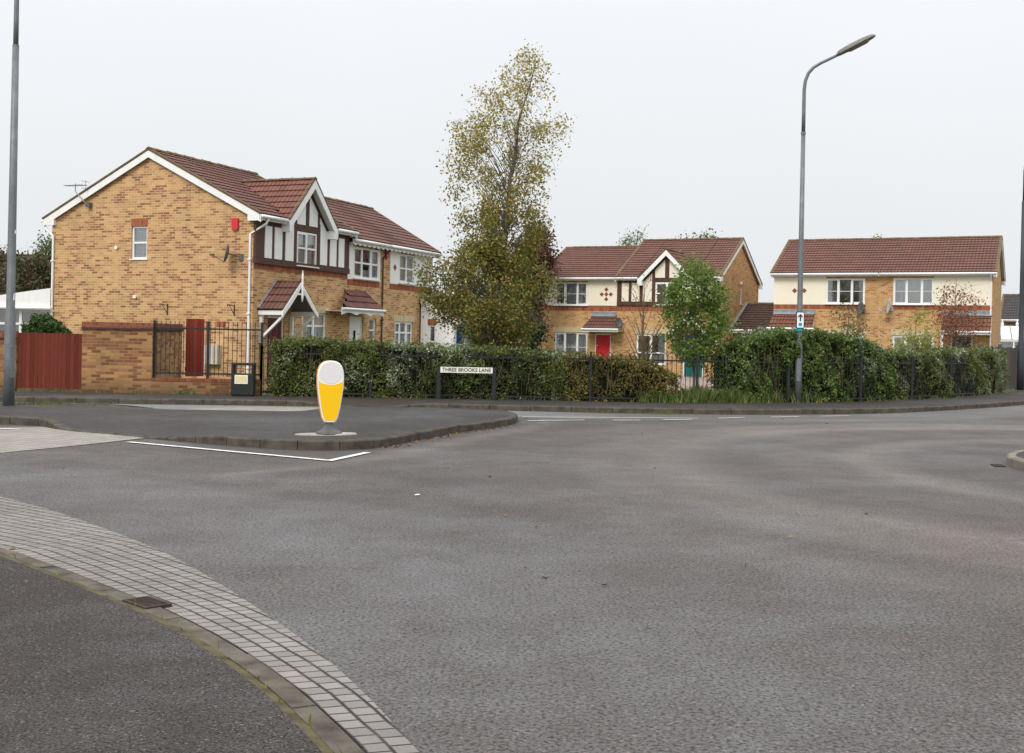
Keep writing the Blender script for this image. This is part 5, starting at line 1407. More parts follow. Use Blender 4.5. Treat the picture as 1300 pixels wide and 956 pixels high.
# ------------------------------------------------------------------ street furniture
def lamp(loc, az, label, mat=M_GREYSTEEL, h=8.4, sc=1.0):
    t = thing('street_lamp', loc, az, label, 'street lamp', 'street lamps')
    mb = MB(); mb.tube([(0, 0, 0), (0, 0, .9), (0, 0, 1.75), (0, 0, 1.80), (0, 0, 4.0), (0, 0, 7.0)], [.098 * sc, .096 * sc, .092 * sc, .078 * sc, .07 * sc, .058 * sc], mat, 16)
    p = mb.build('column', t, smooth=False)
    for q in p.data.polygons: q.use_smooth = len(q.vertices) == 4
    db = MB(); db.box(-.05, .05, -.105, -.088, .55, 1.15, mat); db.build('access_door', p)
    mb = MB(); mb.tube([(0, 0, 6.98), (0, 0, 7.05)], [.062, .062], mat, 14); mb.build('collar', t)
    arc = [(0, 0, 7.05), (0, 0, 7.6), (0, 0, h - .25), (.025, 0, h - .02), (.10, 0, h + .18), (.22, 0, h + .32), (.40, 0, h + .43), (.90, 0, h + .66)]
    mb = MB(); mb.tube(arc, [.05, .048, .045, .044, .043, .042, .04, .036], mat, 12); mb.build('arm', t, smooth=True)
    d = Vector((.55, 0, .28)).normalized(); n = Vector((-d.z, 0, d.x)); b = Vector(arc[-1]) - d * .1
    mb = MB(); secs = [(0, .06, .05), (.08, .13, .10), (.35, .17, .12), (.75, .17, .115), (.98, .13, .085), (1.06, .05, .04)]
    rings = []
    for u, wd, ht in secs:
        c = b + d * u
        rings.append([tuple(c + Vector((0, wd * math.cos(a), 0)) + n * (ht * math.sin(a) if math.sin(a) > 0 else ht * .35 * math.sin(a))) for a in np.linspace(0, 2 * math.pi, 15)[:-1]])
    for r0, r1 in zip(rings, rings[1:]):
        for k in range(14): mb.poly([r0[k], r0[(k + 1) % 14], r1[(k + 1) % 14], r1[k]], M_LAMPHEAD)
    mb.poly(rings[0][::-1], M_LAMPHEAD); mb.poly(rings[-1], M_LAMPHEAD)
    hd = mb.build('lamp_head', t)
    mb = MB(); secs2 = [(.3, .10, .03), (.36, .125, .055), (.8, .12, .055), (.88, .09, .03)]; rings = []
    for u, wd, ht in secs2:
        c = b + d * u - n * .02
        rings.append([tuple(c + Vector((0, wd * math.cos(a), 0)) - n * (ht * math.sin(a))) for a in np.linspace(0, math.pi, 9)])
    for r0, r1 in zip(rings, rings[1:]):
        for k in range(8): mb.poly([r0[k], r1[k], r1[k + 1], r0[k + 1]], M_LENS)
    mb.poly(rings[0], M_LENS); mb.poly(rings[-1][::-1], M_LENS)
    mb.build('lens', hd)
    return t
lr = lamp((7.48, 30.78, .12), R(-12), 'grey street lamp with an arrow sign strapped to its column, in front of the hedge', sc=.93)
ll = lamp((-9.81, 23.09, .12), R(60), 'tall grey street lamp on the traffic island at the left edge', sc=1.08)
mb = MB(); 
for z, hh in ((2.05, .16), (3.35, .09)):
    pts = [(-.03, z), (.03, z + .02), (.02, z + hh), (-.02, z + hh * .8)]
    mb.poly([(.0965 * math.sin(a_), -.0965 * math.cos(a_), zz) for a_, zz in ((x * 7, zc) for x, zc in pts)], M_BOLW)
mb.build('peeled_sticker', ll)
ld3 = lamp((18.96, 44.0, .12), R(-5), 'dark painted street lamp by the wooden fence at the right edge', M_DARKSTEEL, sc=1.3)

# arrow sign on the right lamp
ts = thing('route_sign', (7.47, 30.68, 2.05), R(10), 'small white sign with a black upward arrow and a turquoise square on the lamp column', 'sign')
def rrect(mb, w_, h_, y0, y1, mat, rr=.03, z0=0):
    pts = []
    for cx_, cz_, a0 in ((w_ / 2 - rr, h_ - rr, 0), (-w_ / 2 + rr, h_ - rr, 90), (-w_ / 2 + rr, rr, 180), (w_ / 2 - rr, rr, 270)):
        for k in range(5):
            a_ = R(a0 + k * 22.5); pts.append((cx_ + rr * math.cos(a_), y1, z0 + cz_ + rr * math.sin(a_)))
    mb.prism(pts, (0, y0 - y1, 0), mat)
mb = MB(); rrect(mb, .225, .43, -.012, 0, M_BLACK, .03); mb.build('backing', ts)
mb = MB(); rrect(mb, .185, .395, -.016, -.0125, M_SIGNWW, .02, .018); fp = mb.build('face', ts)
mb = MB(); mb.prism([(-.02, -.0165, .19), (.02, -.0165, .19), (.02, -.0165, .31), (-.02, -.0165, .31)], (0, -.002, 0), M_BLACK)
mb.prism([(-.02, -.0166, .31), (-.065, -.0166, .275), (-.065, -.0166, .315), (0, -.0166, .375), (.065, -.0166, .315), (.065, -.0166, .275), (.02, -.0166, .31)], (0, -.002, 0), M_BLACK)
mb.build('arrow', fp)
mb = MB(); mb.box(-.042, .042, -.0185, -.0165, .062, .142, M_SIGNT); mb.build('symbol', fp)
mb = MB(); mb.tube([(0, .09, -.075), (0, .09, -.005)], [.098, .098], M_SIGNT, 16); mb.build('strap', ts)

# keep-left style beacon bollard on the island
tb = thing('traffic_bollard', (-2.72, 17.76, .115), R(19), 'oval yellow and white traffic bollard standing on the tip of the island', 'bollard')
mb = MB(); el = [(.47 * math.cos(a_), .26 * math.sin(a_)) for a_ in np.linspace(0, 2 * math.pi, 29)[:-1]]
mb.hexa([(x - .05, y, -.01) for x, y in el], [(x * .985 - .05, y * .985, .018) for x, y in el], M_CONC); mb.build('footing', tb)
mb = MB(); el = [(.30 * math.cos(a_), .17 * math.sin(a_)) for a_ in np.linspace(0, 2 * math.pi, 29)[:-1]]
mb.hexa([(x + .12, y - .02, .012) for x, y in el], [(x * .97 + .12, y * .97 - .02, .032) for x, y in el], M_CONCP); mb.build('footing', tb)
mb = MB(); mb.lathe([(.20, .03), (.19, .05), (.12, .085), (.075, .13), (.055, .16), (.055, .20)], M_RUBBER, 24); mb.build('base', tb)
# outline: rounded top, widest in the upper third, tapering to the foot
def bol_outline(ins=0.0):
    prof = [(.055, 0.0), (.088, .012), (.118, .07), (.148, .20), (.170, .34), (.190, .48), (.200, .60), (.200, .70), (.190, .78), (.168, .845), (.138, .885), (.10, .910), (.055, .926), (.0, .93)]
    out = [(max(0, w_ - ins), ins + z * (1 - 2 * ins / .93)) for w_, z in prof]
    return [(-w_, z) for w_, z in out] + [(w_, z) for w_, z in out[::-1][1:]]
z0 = .19
mb = MB()
o1, o2 = bol_outline(), bol_outline(.012)
fr_ = [(x, -.065, z + z0) for x, z in o2]; m1 = [(x, -.05, z + z0) for x, z in o1]; m2 = [(x, .05, z + z0) for x, z in o1]; bk = [(x, .065, z + z0) for x, z in o2]
n = len(o1)
for a_, b_, mt in ((fr_, m1, M_BOLW), (m1, m2, M_AMBER), (m2, bk, M_BOLW)):
    for i in range(n):
        j = (i + 1) % n; mb.poly([a_[j], a_[i], b_[i], b_[j]], mt)
mb.poly(fr_, M_BOLW); mb.poly(bk[::-1], M_BOLW)
mb.build('body', tb)
def half_at(z):
    q = bol_outline(.016); q = [p for p in q if p[0] <= 0]
    return float(np.interp(z, [p[1] for p in q], [-p[0] for p in q]))
for sgn, nm in ((-1, 'yellow_panel'), (1, 'yellow_panel')):
    zs_ = np.linspace(.034, .642, 20); yy = .0665 * sgn
    L_ = [(-half_at(z), yy, z + z0) for z in zs_]; R_ = [(half_at(z), yy, z + z0) for z in zs_]
    arcp = [(half_at(.642) * math.cos(a_), yy, z0 + .642 - .072 * math.sin(a_)) for a_ in np.linspace(0, math.pi, 15)][1:-1]
    mb = MB(); pts = L_[::-1] + R_ + arcp
    mb.prism(pts if sgn < 0 else pts[::-1], (0, .0015 * sgn, 0), M_YELLOW); mb.build(nm, tb)
    mb = MB(); c = .748
    pts = []
    for a_ in np.linspace(0, 2 * math.pi, 33)[:-1]:
        pts.append((.172 * math.cos(a_), yy, z0 + c + .164 * math.sin(a_)))
    mb.prism(pts if sgn < 0 else pts[::-1], (0, .0012 * sgn, 0), M_BOLG); mb.build('upper_disc', tb)

# litter bin
tn = thing('litter_bin', (-6.46, 28.52, .12), R(5), 'black square litter bin with an open hood and cream label beside the low wall', 'litter bin')
mb = MB(); wq, hq = .265, .80
mb.box(-wq, wq, -.22, .22, 0.03, .54, M_BLACK); mb.box(-wq + .02, wq - .02, -.2, .2, 0, .03, M_BLACK)
mb.build('body', tn, bevel=.015)
mb = MB()
for sx_ in (-1, 1): mb.box(sx_ * (wq - .055), sx_ * wq, -.219, .219, .541, .74, M_BLACK)
mb.box(-wq, wq, -.225, .225, .741, .80, M_BLACK); mb.build('hood', tn, bevel=.008)
mb = MB(); mb.box(-.18, .13, -.226, -.2205, .30, .51, M_SIGNWW); lb = mb.build('label_plate', tn)
mb = MB(); mb.box(-.16, .11, -.229, -.2265, .33, .485, M_LABELY); mb.build('label', lb)

# street name plate
def text_mesh(body, size, name, parent, loc, mat, sx=1.0, bold=.0):
    cu = bpy.data.curves.new(name, 'FONT'); cu.body = body; cu.size = size; cu.align_x = 'CENTER'; cu.align_y = 'CENTER'; cu.extrude = .0015; cu.offset = bold
    tmp = bpy.data.objects.new('tmp', cu); COL.objects.link(tmp)
    dg = bpy.context.evaluated_depsgraph_get(); me = bpy.data.meshes.new_from_object(tmp.evaluated_get(dg))
    bpy.data.objects.remove(tmp)
    me.materials.clear(); me.materials.append(mat)
    for v in me.vertices: x, y, z = v.co; v.co = (x * sx, -z, y)
    o = bpy.data.objects.new(name, me); COL.objects.link(o); o.parent = parent; o.location = loc
    return o
tsn = thing('street_name_sign', (-1.10, 28.98, .11), R(4), 'low cream street name plate reading THREE BROOKS LANE on two black posts', 'street sign')
for sx_ in (-1, 1):
    mb = MB(); mb.box(sx_ * .68 - .05, sx_ * .68 + .05, -.03, .03, 0, .80, M_BLACK); mb.build('post', tsn, bevel=.006)
mb = MB(); mb.box(-.64, .64, -.05, -.031, .66, .80, M_SIGNW); pl = mb.build('plate', tsn)
tx = text_mesh('THREE BROOKS LANE', .125, 'lettering', pl, (0, -.053, .73), M_BLACK, bold=.002)
wd = max(v.co.x for v in tx.data.vertices) - min(v.co.x for v in tx.data.vertices)
for v in tx.data.vertices: v.co.x *= 1.19 / wd

# gully grate in the channel
tg = thing('gully_grate', (-2.10, 6.90, .014), R(-44), 'rusty iron gully grate set in the block channel beside the near kerb', 'drain grate')
mb = MB(); 
for q in ((-.20, .20, -.12, -.095), (-.20, .20, .095, .12), (-.20, -.18, -.095, .095), (.18, .20, -.095, .095)): mb.box(*q, -.005, .016, M_IRON)
mb.build('frame', tg)
mb = MB()
for i in range(8):
    x = -.155 + i * .044; mb.bar((x, -.095, .006), (x + .012, .095, .006), .017, .016, M_IRON)
mb.build('bars', tg)
mb = MB(); mb.poly([(-.18, -.095, -.001), (.18, -.095, -.001), (.18, .095, -.001), (-.18, .095, -.001)], M_HOLE); mb.build('pit', tg)
tg.scale = (.68, .70, 1)
# small gully by the right-hand kerb
tg2 = thing('gully_grate', (6.72, 16.25, .006), R(80), 'small dark drain grate by the kerb nose at the right edge', 'drain grate')
mb = MB(); 
for q in ((-.20, .20, -.12, -.09), (-.20, .20, .09, .12), (-.20, -.17, -.09, .09), (.17, .20, -.09, .09)): mb.box(*q, -.002, .010, M_IRON)
for i in range(6): mb.box(-.14 + i * .05, -.115 + i * .05, -.09, .09, -.002, .008, M_IRON)
mb.build('frame', tg2)
mb = MB(); mb.poly([(-.17, -.09, .001), (.17, -.09, .001), (.17, .09, .001), (-.17, .09, .001)], M_HOLE); mb.build('pit', tg2)
tg2.scale = (.7, .6, 1)

# ------------------------------------------------------------------ garden walls, gates, railings
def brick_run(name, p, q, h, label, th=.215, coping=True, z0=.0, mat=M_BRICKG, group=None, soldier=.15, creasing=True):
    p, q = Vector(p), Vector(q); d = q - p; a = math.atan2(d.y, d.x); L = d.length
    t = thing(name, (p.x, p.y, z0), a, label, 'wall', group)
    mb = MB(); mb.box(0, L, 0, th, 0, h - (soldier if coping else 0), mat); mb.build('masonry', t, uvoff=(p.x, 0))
    if coping:
        mb = MB(); mb.box(-.01, L + .01, -.012, th + .012, h - soldier + .001, h, M_REDC); mb.build('coping', t)
        if creasing: mb = MB(); mb.box(-.02, L + .02, -.045, -.0125, h - soldier - .03, h - soldier + .015, M_IRON); mb.build('tile_creasing', t)
    return t
brick_run('garden_wall', (-17.5, 28.3), (-12.15, 28.95), 1.55, 'brick garden wall at the far left below the conservatory')
brick_run('garden_wall', (-10.52, 28.92), (-8.80, 28.92), 1.84, 'tall brick garden wall between the red boarded gate and the railings')
brick_run('garden_wall', (-8.80, 29.14), (-8.82, 31.6), 1.84, 'brick wall running back from the pavement behind the black railings')
brick_run('low_wall', (-8.80, 28.92), (-6.15, 28.95), .50, 'low dark brick wall carrying the black railings beside the litter bin', soldier=.08, creasing=False)
M_REDGATE = fence_mat('bright_red_boards', (0.30, 0.045, 0.026), 0.1)
tgt = thing('boarded_gate', (-12.12, 29.0, .12), R(-2), 'wide red stained boarded gate between two brick garden walls', 'gate')
mb = MB(); mb.box(0, 1.6, 0, .03, .06, 1.42, M_REDFENCE); mb.build('boards', tgt)
mb = MB(); mb.box(0, 1.6, .03, .08, .2, .3, M_REDFENCE); mb.box(0, 1.6, .03, .08, 1.15, 1.25, M_REDFENCE); mb.build('rail', tgt)
mb = MB(); mb.box(0, 1.6, -.02, .05, -.05, .055, M_VERGE); mb.build('sill', tgt)
tg3 = thing('garden_gate', (-8.74, 31.7, .1), R(35), 'narrow red garden gate behind the black railings', 'gate')
mb = MB(); mb.box(0, .50, 0, .03, .35, 1.90, M_REDGATE); mb.build('boards', tg3)
mb = MB(); mb.box(0, .50, .03, .07, .5, .6, M_REDFENCE); mb.box(0, .50, .03, .07, 1.6, 1.7, M_REDFENCE); mb.build('rail', tg3)

def railing(pts, z0, h, label, bow=False, every=2.75, sp=.105, posts=None, post_h=None):
    """black steel railing along a polyline of plan points"""
    L = resample(np.array(pts, float), 400); s = arclen(L); tot = s[-1]
    f = lambda t: Vector((np.interp(t, s, L[:, 0]), np.interp(t, s, L[:, 1]), 0))
    t = thing('metal_railing', (*pts[0], z0), 0, label, 'railing', None); o = f(0)
    n = max(1, round(tot / every)); ends = [tot * i / n for i in range(n + 1)]
    for e in ends:
        p = f(e) - o; mb = MB(); mb.box(p.x - .03, p.x + .03, p.y - .03, p.y + .03, -.1, (post_h or h + .05), M_BLACK); mb.build('post', t)
    for a, b in zip(ends, ends[1:]):
        mb = MB(); p, q = f(a) - o, f(b) - o
        for z in (.10, h - .14): mb.bar(p + Vector((0, 0, z)), q + Vector((0, 0, z)), .012, .04, M_BLACK)
        k = int((b - a) / sp)
        bars = [p.lerp(q, (i + .5) / k) for i in range(k)]
        for i, c in enumerate(bars):
            top = h - .05 if bow else h
            mb.tube([c + Vector((0, 0, .04)), c + Vector((0, 0, top))], .0085, M_BLACK, 5)
            if bow and i % 2 == 0 and i + 2 < k:
                e = bars[i + 2]; arc = [c.lerp(e, .5 - .5 * math.cos(x)) + Vector((0, 0, top + .11 * math.sin(x))) for x in np.linspace(0, math.pi, 7)]
                mb.tube(arc, .0085, M_BLACK, 4, cap=False)
            if not bow:
                mb.tube([c + Vector((0, 0, h)), c + Vector((0, 0, h + .05))], [.014, .002], M_BLACK, 5)
        mb.build('railing_panel', t)
    return t
railing([(-8.78, 29.03), (-6.15, 29.05)], .52, 1.34, 'black steel railings standing on the low brick wall beside the bin', every=1.3)
RAIL = [tuple(p) for p in BACK if -6.15 < p[0] < 15.2]
RAIL = [(-6.15, 29.05)] + [(p[0], p[1] + .10) for p in RAIL if p[0] > -5.7]
railing(RAIL, .10, 1.20, 'long black bow-topped railing running through the front of the hedges', bow=True, every=2.66, sp=.115)

# weathered boarded fence at the right
tf = thing('wooden_fence', (16.75, 42.1, .1), math.atan2(46.6 - 42.1, 20.9 - 16.75), 'weathered grey boarded fence beyond the clipped end of the hedge', 'fence')
Lf = math.hypot(46.6 - 42.1, 20.9 - 16.75)
for i in range(int(Lf / 1.8) + 1):
    mb = MB(); mb.box(i * 1.8 - .05, i * 1.8 + .05, -.01, .09, 0, 1.7, M_GREYFENCE); mb.build('post', tf)
mb = MB()
for i in range(int(Lf / .14)): mb.box(i * .14 + .004, i * .14 + .136, -.035 - .008 * (i % 2), -.012, .05, 1.6 + rnd.uniform(-.03, .03), M_GREYFENCE)
mb.build('boards', tf)

# ------------------------------------------------------------------ planting
def crown_points(n, prof, cx_fn, depth=1.0, hollow=0.0):
    """points inside a crown described by (z, half width) pairs"""
    zz = np.array([p[0] for p in prof]); ww = np.array([p[1] for p in prof])
    out = []
    zt = nrg.uniform(zz[0], zz[-1], n * 6)
    wt_ = np.interp(zt, zz, ww)
    keep = nrg.uniform(0, ww.max(), n * 6) ** 1.0 < wt_
    zt, wt_ = zt[keep][:n], wt_[keep][:n]
    a = nrg.uniform(0, 2 * np.pi, len(zt)); r = np.sqrt(nrg.uniform(hollow, 1, len(zt)))
    c = np.array([cx_fn(z) for z in zt])
    return np.stack([c[:, 0] + wt_ * r * np.cos(a), c[:, 1] + wt_ * depth * r * np.sin(a), zt], 1)
def tree(name, loc, H, prof, label, cat, mats, lean=(0, 0), nbr=60, per=60, leaf=.06, tr=.07, spread=.16, droop=.25, rise=.35, bark=M_BARK, group=None, trunk0=.0, base_h=.25, depth=.9, bare=0.0, flat=0.0, path=None, thin=None, tipw=2.2):
    """tapered trunk, limbs that reach points in the crown, leaves along the outer part of every limb"""
    t = thing(name, loc, 0, label, cat, group)
    if len(prof[0]) == 3:
        pz_, pc_ = [p[0] for p in prof], [p[2] for p in prof]; axc = lambda z: np.array([np.interp(z, pz_, pc_), 0.0])
    else: axc = None
    if path: ax = lambda z: np.array([np.interp(z, [p[0] for p in path], [p[1] for p in path]), 0.0])
    else: ax = lambda z: np.array([lean[0] * (z / H) ** 1.6, lean[1] * (z / H) ** 1.6])
    axc = axc or ax
    mb = MB()
    zs = np.linspace(0, H * .96, 12)
    wob = nrg.normal(0, .02 * H / 6, (12, 2)); wob[0] = 0
    T = [Vector((*(ax(z) + wob[i] * (i > 0)), z)) for i, z in enumerate(zs)]
    mb.tube(T, [max(.006, tr * (1 - z / H) ** .8) for z in zs], bark, 8)
    tips = crown_points(nbr, prof, axc, depth, .25)
    C = []
    for k_, p in enumerate(tips):
        hz = np.clip(p[2] - rise * np.hypot(*(p[:2] - ax(p[2]))) - nrg.uniform(.05, .25) * H * .3, H * base_h * .7, H * .93)
        i = np.interp(hz, zs, range(12)); i0 = int(min(10, i)); st = T[i0].lerp(T[i0 + 1], i - i0)
        e = Vector(p); L = (e - st).length
        m1 = st.lerp(e, .35) + Vector((0, 0, .10 * L)); m2 = st.lerp(e, .7) + Vector((0, 0, .12 * L))
        r0 = max(.005, tr * (1 - hz / H) * (.30 if thin else .45))
        mb.tube([st, m1, m2, e], [r0, r0 * .6, r0 * .35, .003], bark, 5, cap=False)
        q = int(per * nrg.uniform(.5, 1.4) * (thin(p[2]) if thin else 1))
        if bare and nrg.uniform() < bare: q = int(q * .12)
        for _ in range(q):
            u = nrg.beta(tipw, 1.0); b0 = (m1.lerp(m2, u * 2 - .0) if u < .5 else m2.lerp(e, u * 2 - 1))
            # small twigs hang off the limb
            off = nrg.normal(0, spread, 3); off[2] = off[2] * .8 - abs(nrg.normal(0, droop)) * spread * 2
            C.append((b0.x + off[0], b0.y + off[1], b0.z + off[2]))
        for _ in range(3):
            u = nrg.uniform(.4, 1); b0 = m1.lerp(e, u); o2_ = Vector(nrg.normal(0, spread * 1.3, 3)); mb.tube([b0, b0 + o2_ * .6 + Vector((0, 0, .02)), b0 + o2_ + Vector((0, 0, -droop * spread))], [.005, .004, .002], bark, 4, cap=False)
    mb.build('trunk', t)
    if len(C):
        C = np.array(C)
        zz = (C[:, 2] - prof[0][0]) / (prof[-1][0] - prof[0][0]) + nrg.normal(0, .16, len(C))
        if len(mats) == 2:
            sel = zz > .48
            leaves('crown', C[sel], leaf, mats[0], t, droop=.3, flat=flat); leaves('crown', C[~sel], leaf, mats[1], t, droop=.3, flat=flat)
        else: leaves('crown', C, leaf, mats[0], t, droop=.3, flat=flat)
    return t

# the tall birch (z measured from its foot)
BIRCH_OUTLINE = [(1.45, .5, .25), (1.75, .9, .22), (2.1, 1.35, .08), (2.6, 1.85, -.30), (3.40, 1.92, -.20), (3.90, 1.55, -.08), (4.35, 1.15, .20), (4.95, 1.30, .20), (5.4, 1.28, .12),
                 (5.9, 1.6, -.02), (6.45, 1.62, -.02), (6.95, 1.52, .18), (7.45, 1.56, .28), (7.9, 1.38, .30), (8.4, .85, .35), (9.0, .48, .78), (9.42, .28, .98)]
tree('birch_tree', (-.46, 31.4, .05), 9.35, BIRCH_OUTLINE,
     'tall half-bare birch tree with yellowing leaves rising behind the hedge', 'tree', (M_BIRCH, M_BIRCHG), nbr=205, per=175, leaf=.080, tr=.10, spread=.155, droop=.75, tipw=3.6, rise=.75, base_h=.12,
     path=[(0, 0), (3, .12), (6, .35), (7.5, .62), (9.0, .92)], thin=lambda z: float(np.interp(z, [1, 3.5, 5.2, 6.5, 7.6, 9.3], [1.45, 1.35, 1.05, .58, .44, .34])))
tree('purple_tree', (.98, 58.0, 0), 7.15, [(1.4, .35), (2.6, .5), (4.0, .5), (4.9, .9), (5.7, 1.3), (6.5, 1.1), (7.15, .3)], 'purple-leaved tree showing behind the right side of the birch', 'tree', (M_PURP,), nbr=120, per=100, leaf=.15, tr=.12, spread=.22)
tree('young_ash_tree', (4.70, 30.55, .05), 3.85, [(1.2, .35), (1.5, .75), (1.9, .93), (2.5, .98), (3.1, .8), (3.6, .4), (3.85, .1)], 'young bright green tree growing in front of the half-timbered gable', 'tree', (M_ASH,), lean=(.05, 0), nbr=96, per=82, leaf=.09, tr=.035, spread=.13, base_h=.3, flat=.2)
tree('bare_shrub', (3.45, 31.2, .0), 3.3, [(1.2, .55), (2.2, .85), (3.3, .9)], 'thin almost leafless shrub with bare twigs in front of the lower window', 'shrub', (M_HEDGER,), nbr=30, per=4, leaf=.06, tr=.06, spread=.14, base_h=.12, rise=1.6, bark=M_TWIG, droop=0, depth=.5)
tree('yellowing_tree', (12.2, 35.7, .05), 2.82, [(.8, .5), (1.4, .75), (2.0, .75), (2.5, .45), (2.75, .1)], 'small yellow-green tree behind the hedge below the right-hand windows', 'tree', (M_YELL,), nbr=44, per=44, leaf=.08, tr=.03, spread=.14, base_h=.25)
tree('rowan_tree', (14.4, 38.4, .05), 4.0, [(1.3, .4), (2.2, .85), (2.9, .95), (3.5, .7), (3.85, .25)], 'sparse small tree with rust red leaves in front of the grey door', 'tree', (M_RUST,), nbr=56, per=34, leaf=.08, tr=.035, spread=.15, base_h=.3)
tree('sapling', (9.35, 32.9, .05), 2.75, [(1.4, .5), (1.9, .6), (2.5, .45), (2.75, .15)], 'brownish sapling poking out of the top of the tall hedge', 'shrub', (M_HEDGER,), nbr=36, per=34, leaf=.07, tr=.03, spread=.13, base_h=.2)
# far background
tree('conifer', (-.15, 46, 0), 4.6, [(.3, 1.3), (1.5, 1.4), (3, 1.1), (4.6, .4)], 'dark evergreen between the birch and the cream house', 'tree', (M_DARKT,), nbr=150, per=70, leaf=.16, tr=.12, spread=.25)
tree('conifer', (-1.5, 47, 0), 4.0, [(.3, 1.2), (1.5, 1.3), (3, 1.0), (4.0, .4)], 'dark evergreen hidden behind the lower part of the birch', 'tree', (M_DARKT,), nbr=110, per=60, leaf=.16, tr=.12, spread=.25)
for px, Y, zt_, wd_, mt, lab in ((806, 78, 9.1, 1.25, M_FARP, 'pale wispy tree top showing over the left middle roof'), (888, 76, 8.95, 1.7, M_FART, 'rounded green tree top showing over the half-timbered house roof'), (1108, 80, 9.0, .75, M_FARP, 'faint tree top just above the right-hand roof ridge')):
    p = at(px, 430, Y)
    tree('distant_tree', (p.x, Y, 0), zt_, [(zt_ - 3.5, wd_), (zt_ - 1.2, wd_), (zt_ - .4, wd_ * .6), (zt_, .15)], lab, 'tree', (mt,), nbr=60, per=45, leaf=.17, tr=.16, spread=.28, group='distant trees', base_h=.5)
for px, Y, zt_, wd_, mt, lab in ((3, 50, 4.9, 2.0, M_MIXT, 'dark reddish tree at the left edge behind the lamp column'), (48, 48, 4.7, 1.7, M_MIXT, 'dark bushy tree between the lamp column and the brick gable'), (28, 54, 4.6, 1.6, M_DARKT, 'dark evergreen tree beyond the left conservatory'), (62, 56, 6.0, .8, M_FART, 'thin pale green tree top beside the gable eaves')):
    p = at(px, 430, Y)
    tree('garden_tree', (p.x, Y, 0), zt_, [(1.2, wd_), (zt_ * .6, wd_), (zt_ * .85, wd_ * .7), (zt_, .3)], lab, 'tree', (mt,), nbr=110, per=70, leaf=.15, tr=.13, spread=.3, group='trees at the far left')

def bush(name, loc, rx, ry, h, mat, n, leaf, label, cat='shrub'):
    t = thing(name, loc, 0, label, cat)
    v = nrg.normal(size=(n, 3)); v[:, 2] = np.abs(v[:, 2]) * 1.1 - .25; v /= np.linalg.norm(v, axis=1)[:, None]
    lump = 1 + .12 * np.sin(v[:, 0] * 7 + 1) * np.cos(v[:, 1] * 6) + .08 * np.sin(v[:, 2] * 11 + v[:, 0] * 5)
    r = (nrg.uniform(.72, 1.03, n) * lump)[:, None]
    C = v * r * np.array([rx, ry, h * .5]) + np.array([0, 0, h * .5]); C[:, 2] = np.maximum(C[:, 2], .03)
    mb = MB(); mb.lathe([(rx * .4, 0), (rx * .78, h * .25), (rx * .80, h * .5), (rx * .62, h * .75), (rx * .25, h * .92)], M_CORE, 14)  # dark body standing in for shade between the leaves
    mb.v = [(x, y * ry / rx, z) for x, y, z in mb.v]; mb.build('shade_core', t)
    leaves('foliage', C, leaf, mat, t)
    return t
bush('laurel_bush', (-12.33, 31.2, .5), .62, .5, 1.52, M_BUSH, 5200, .085, 'glossy green rounded bush showing over the red boarded gate')

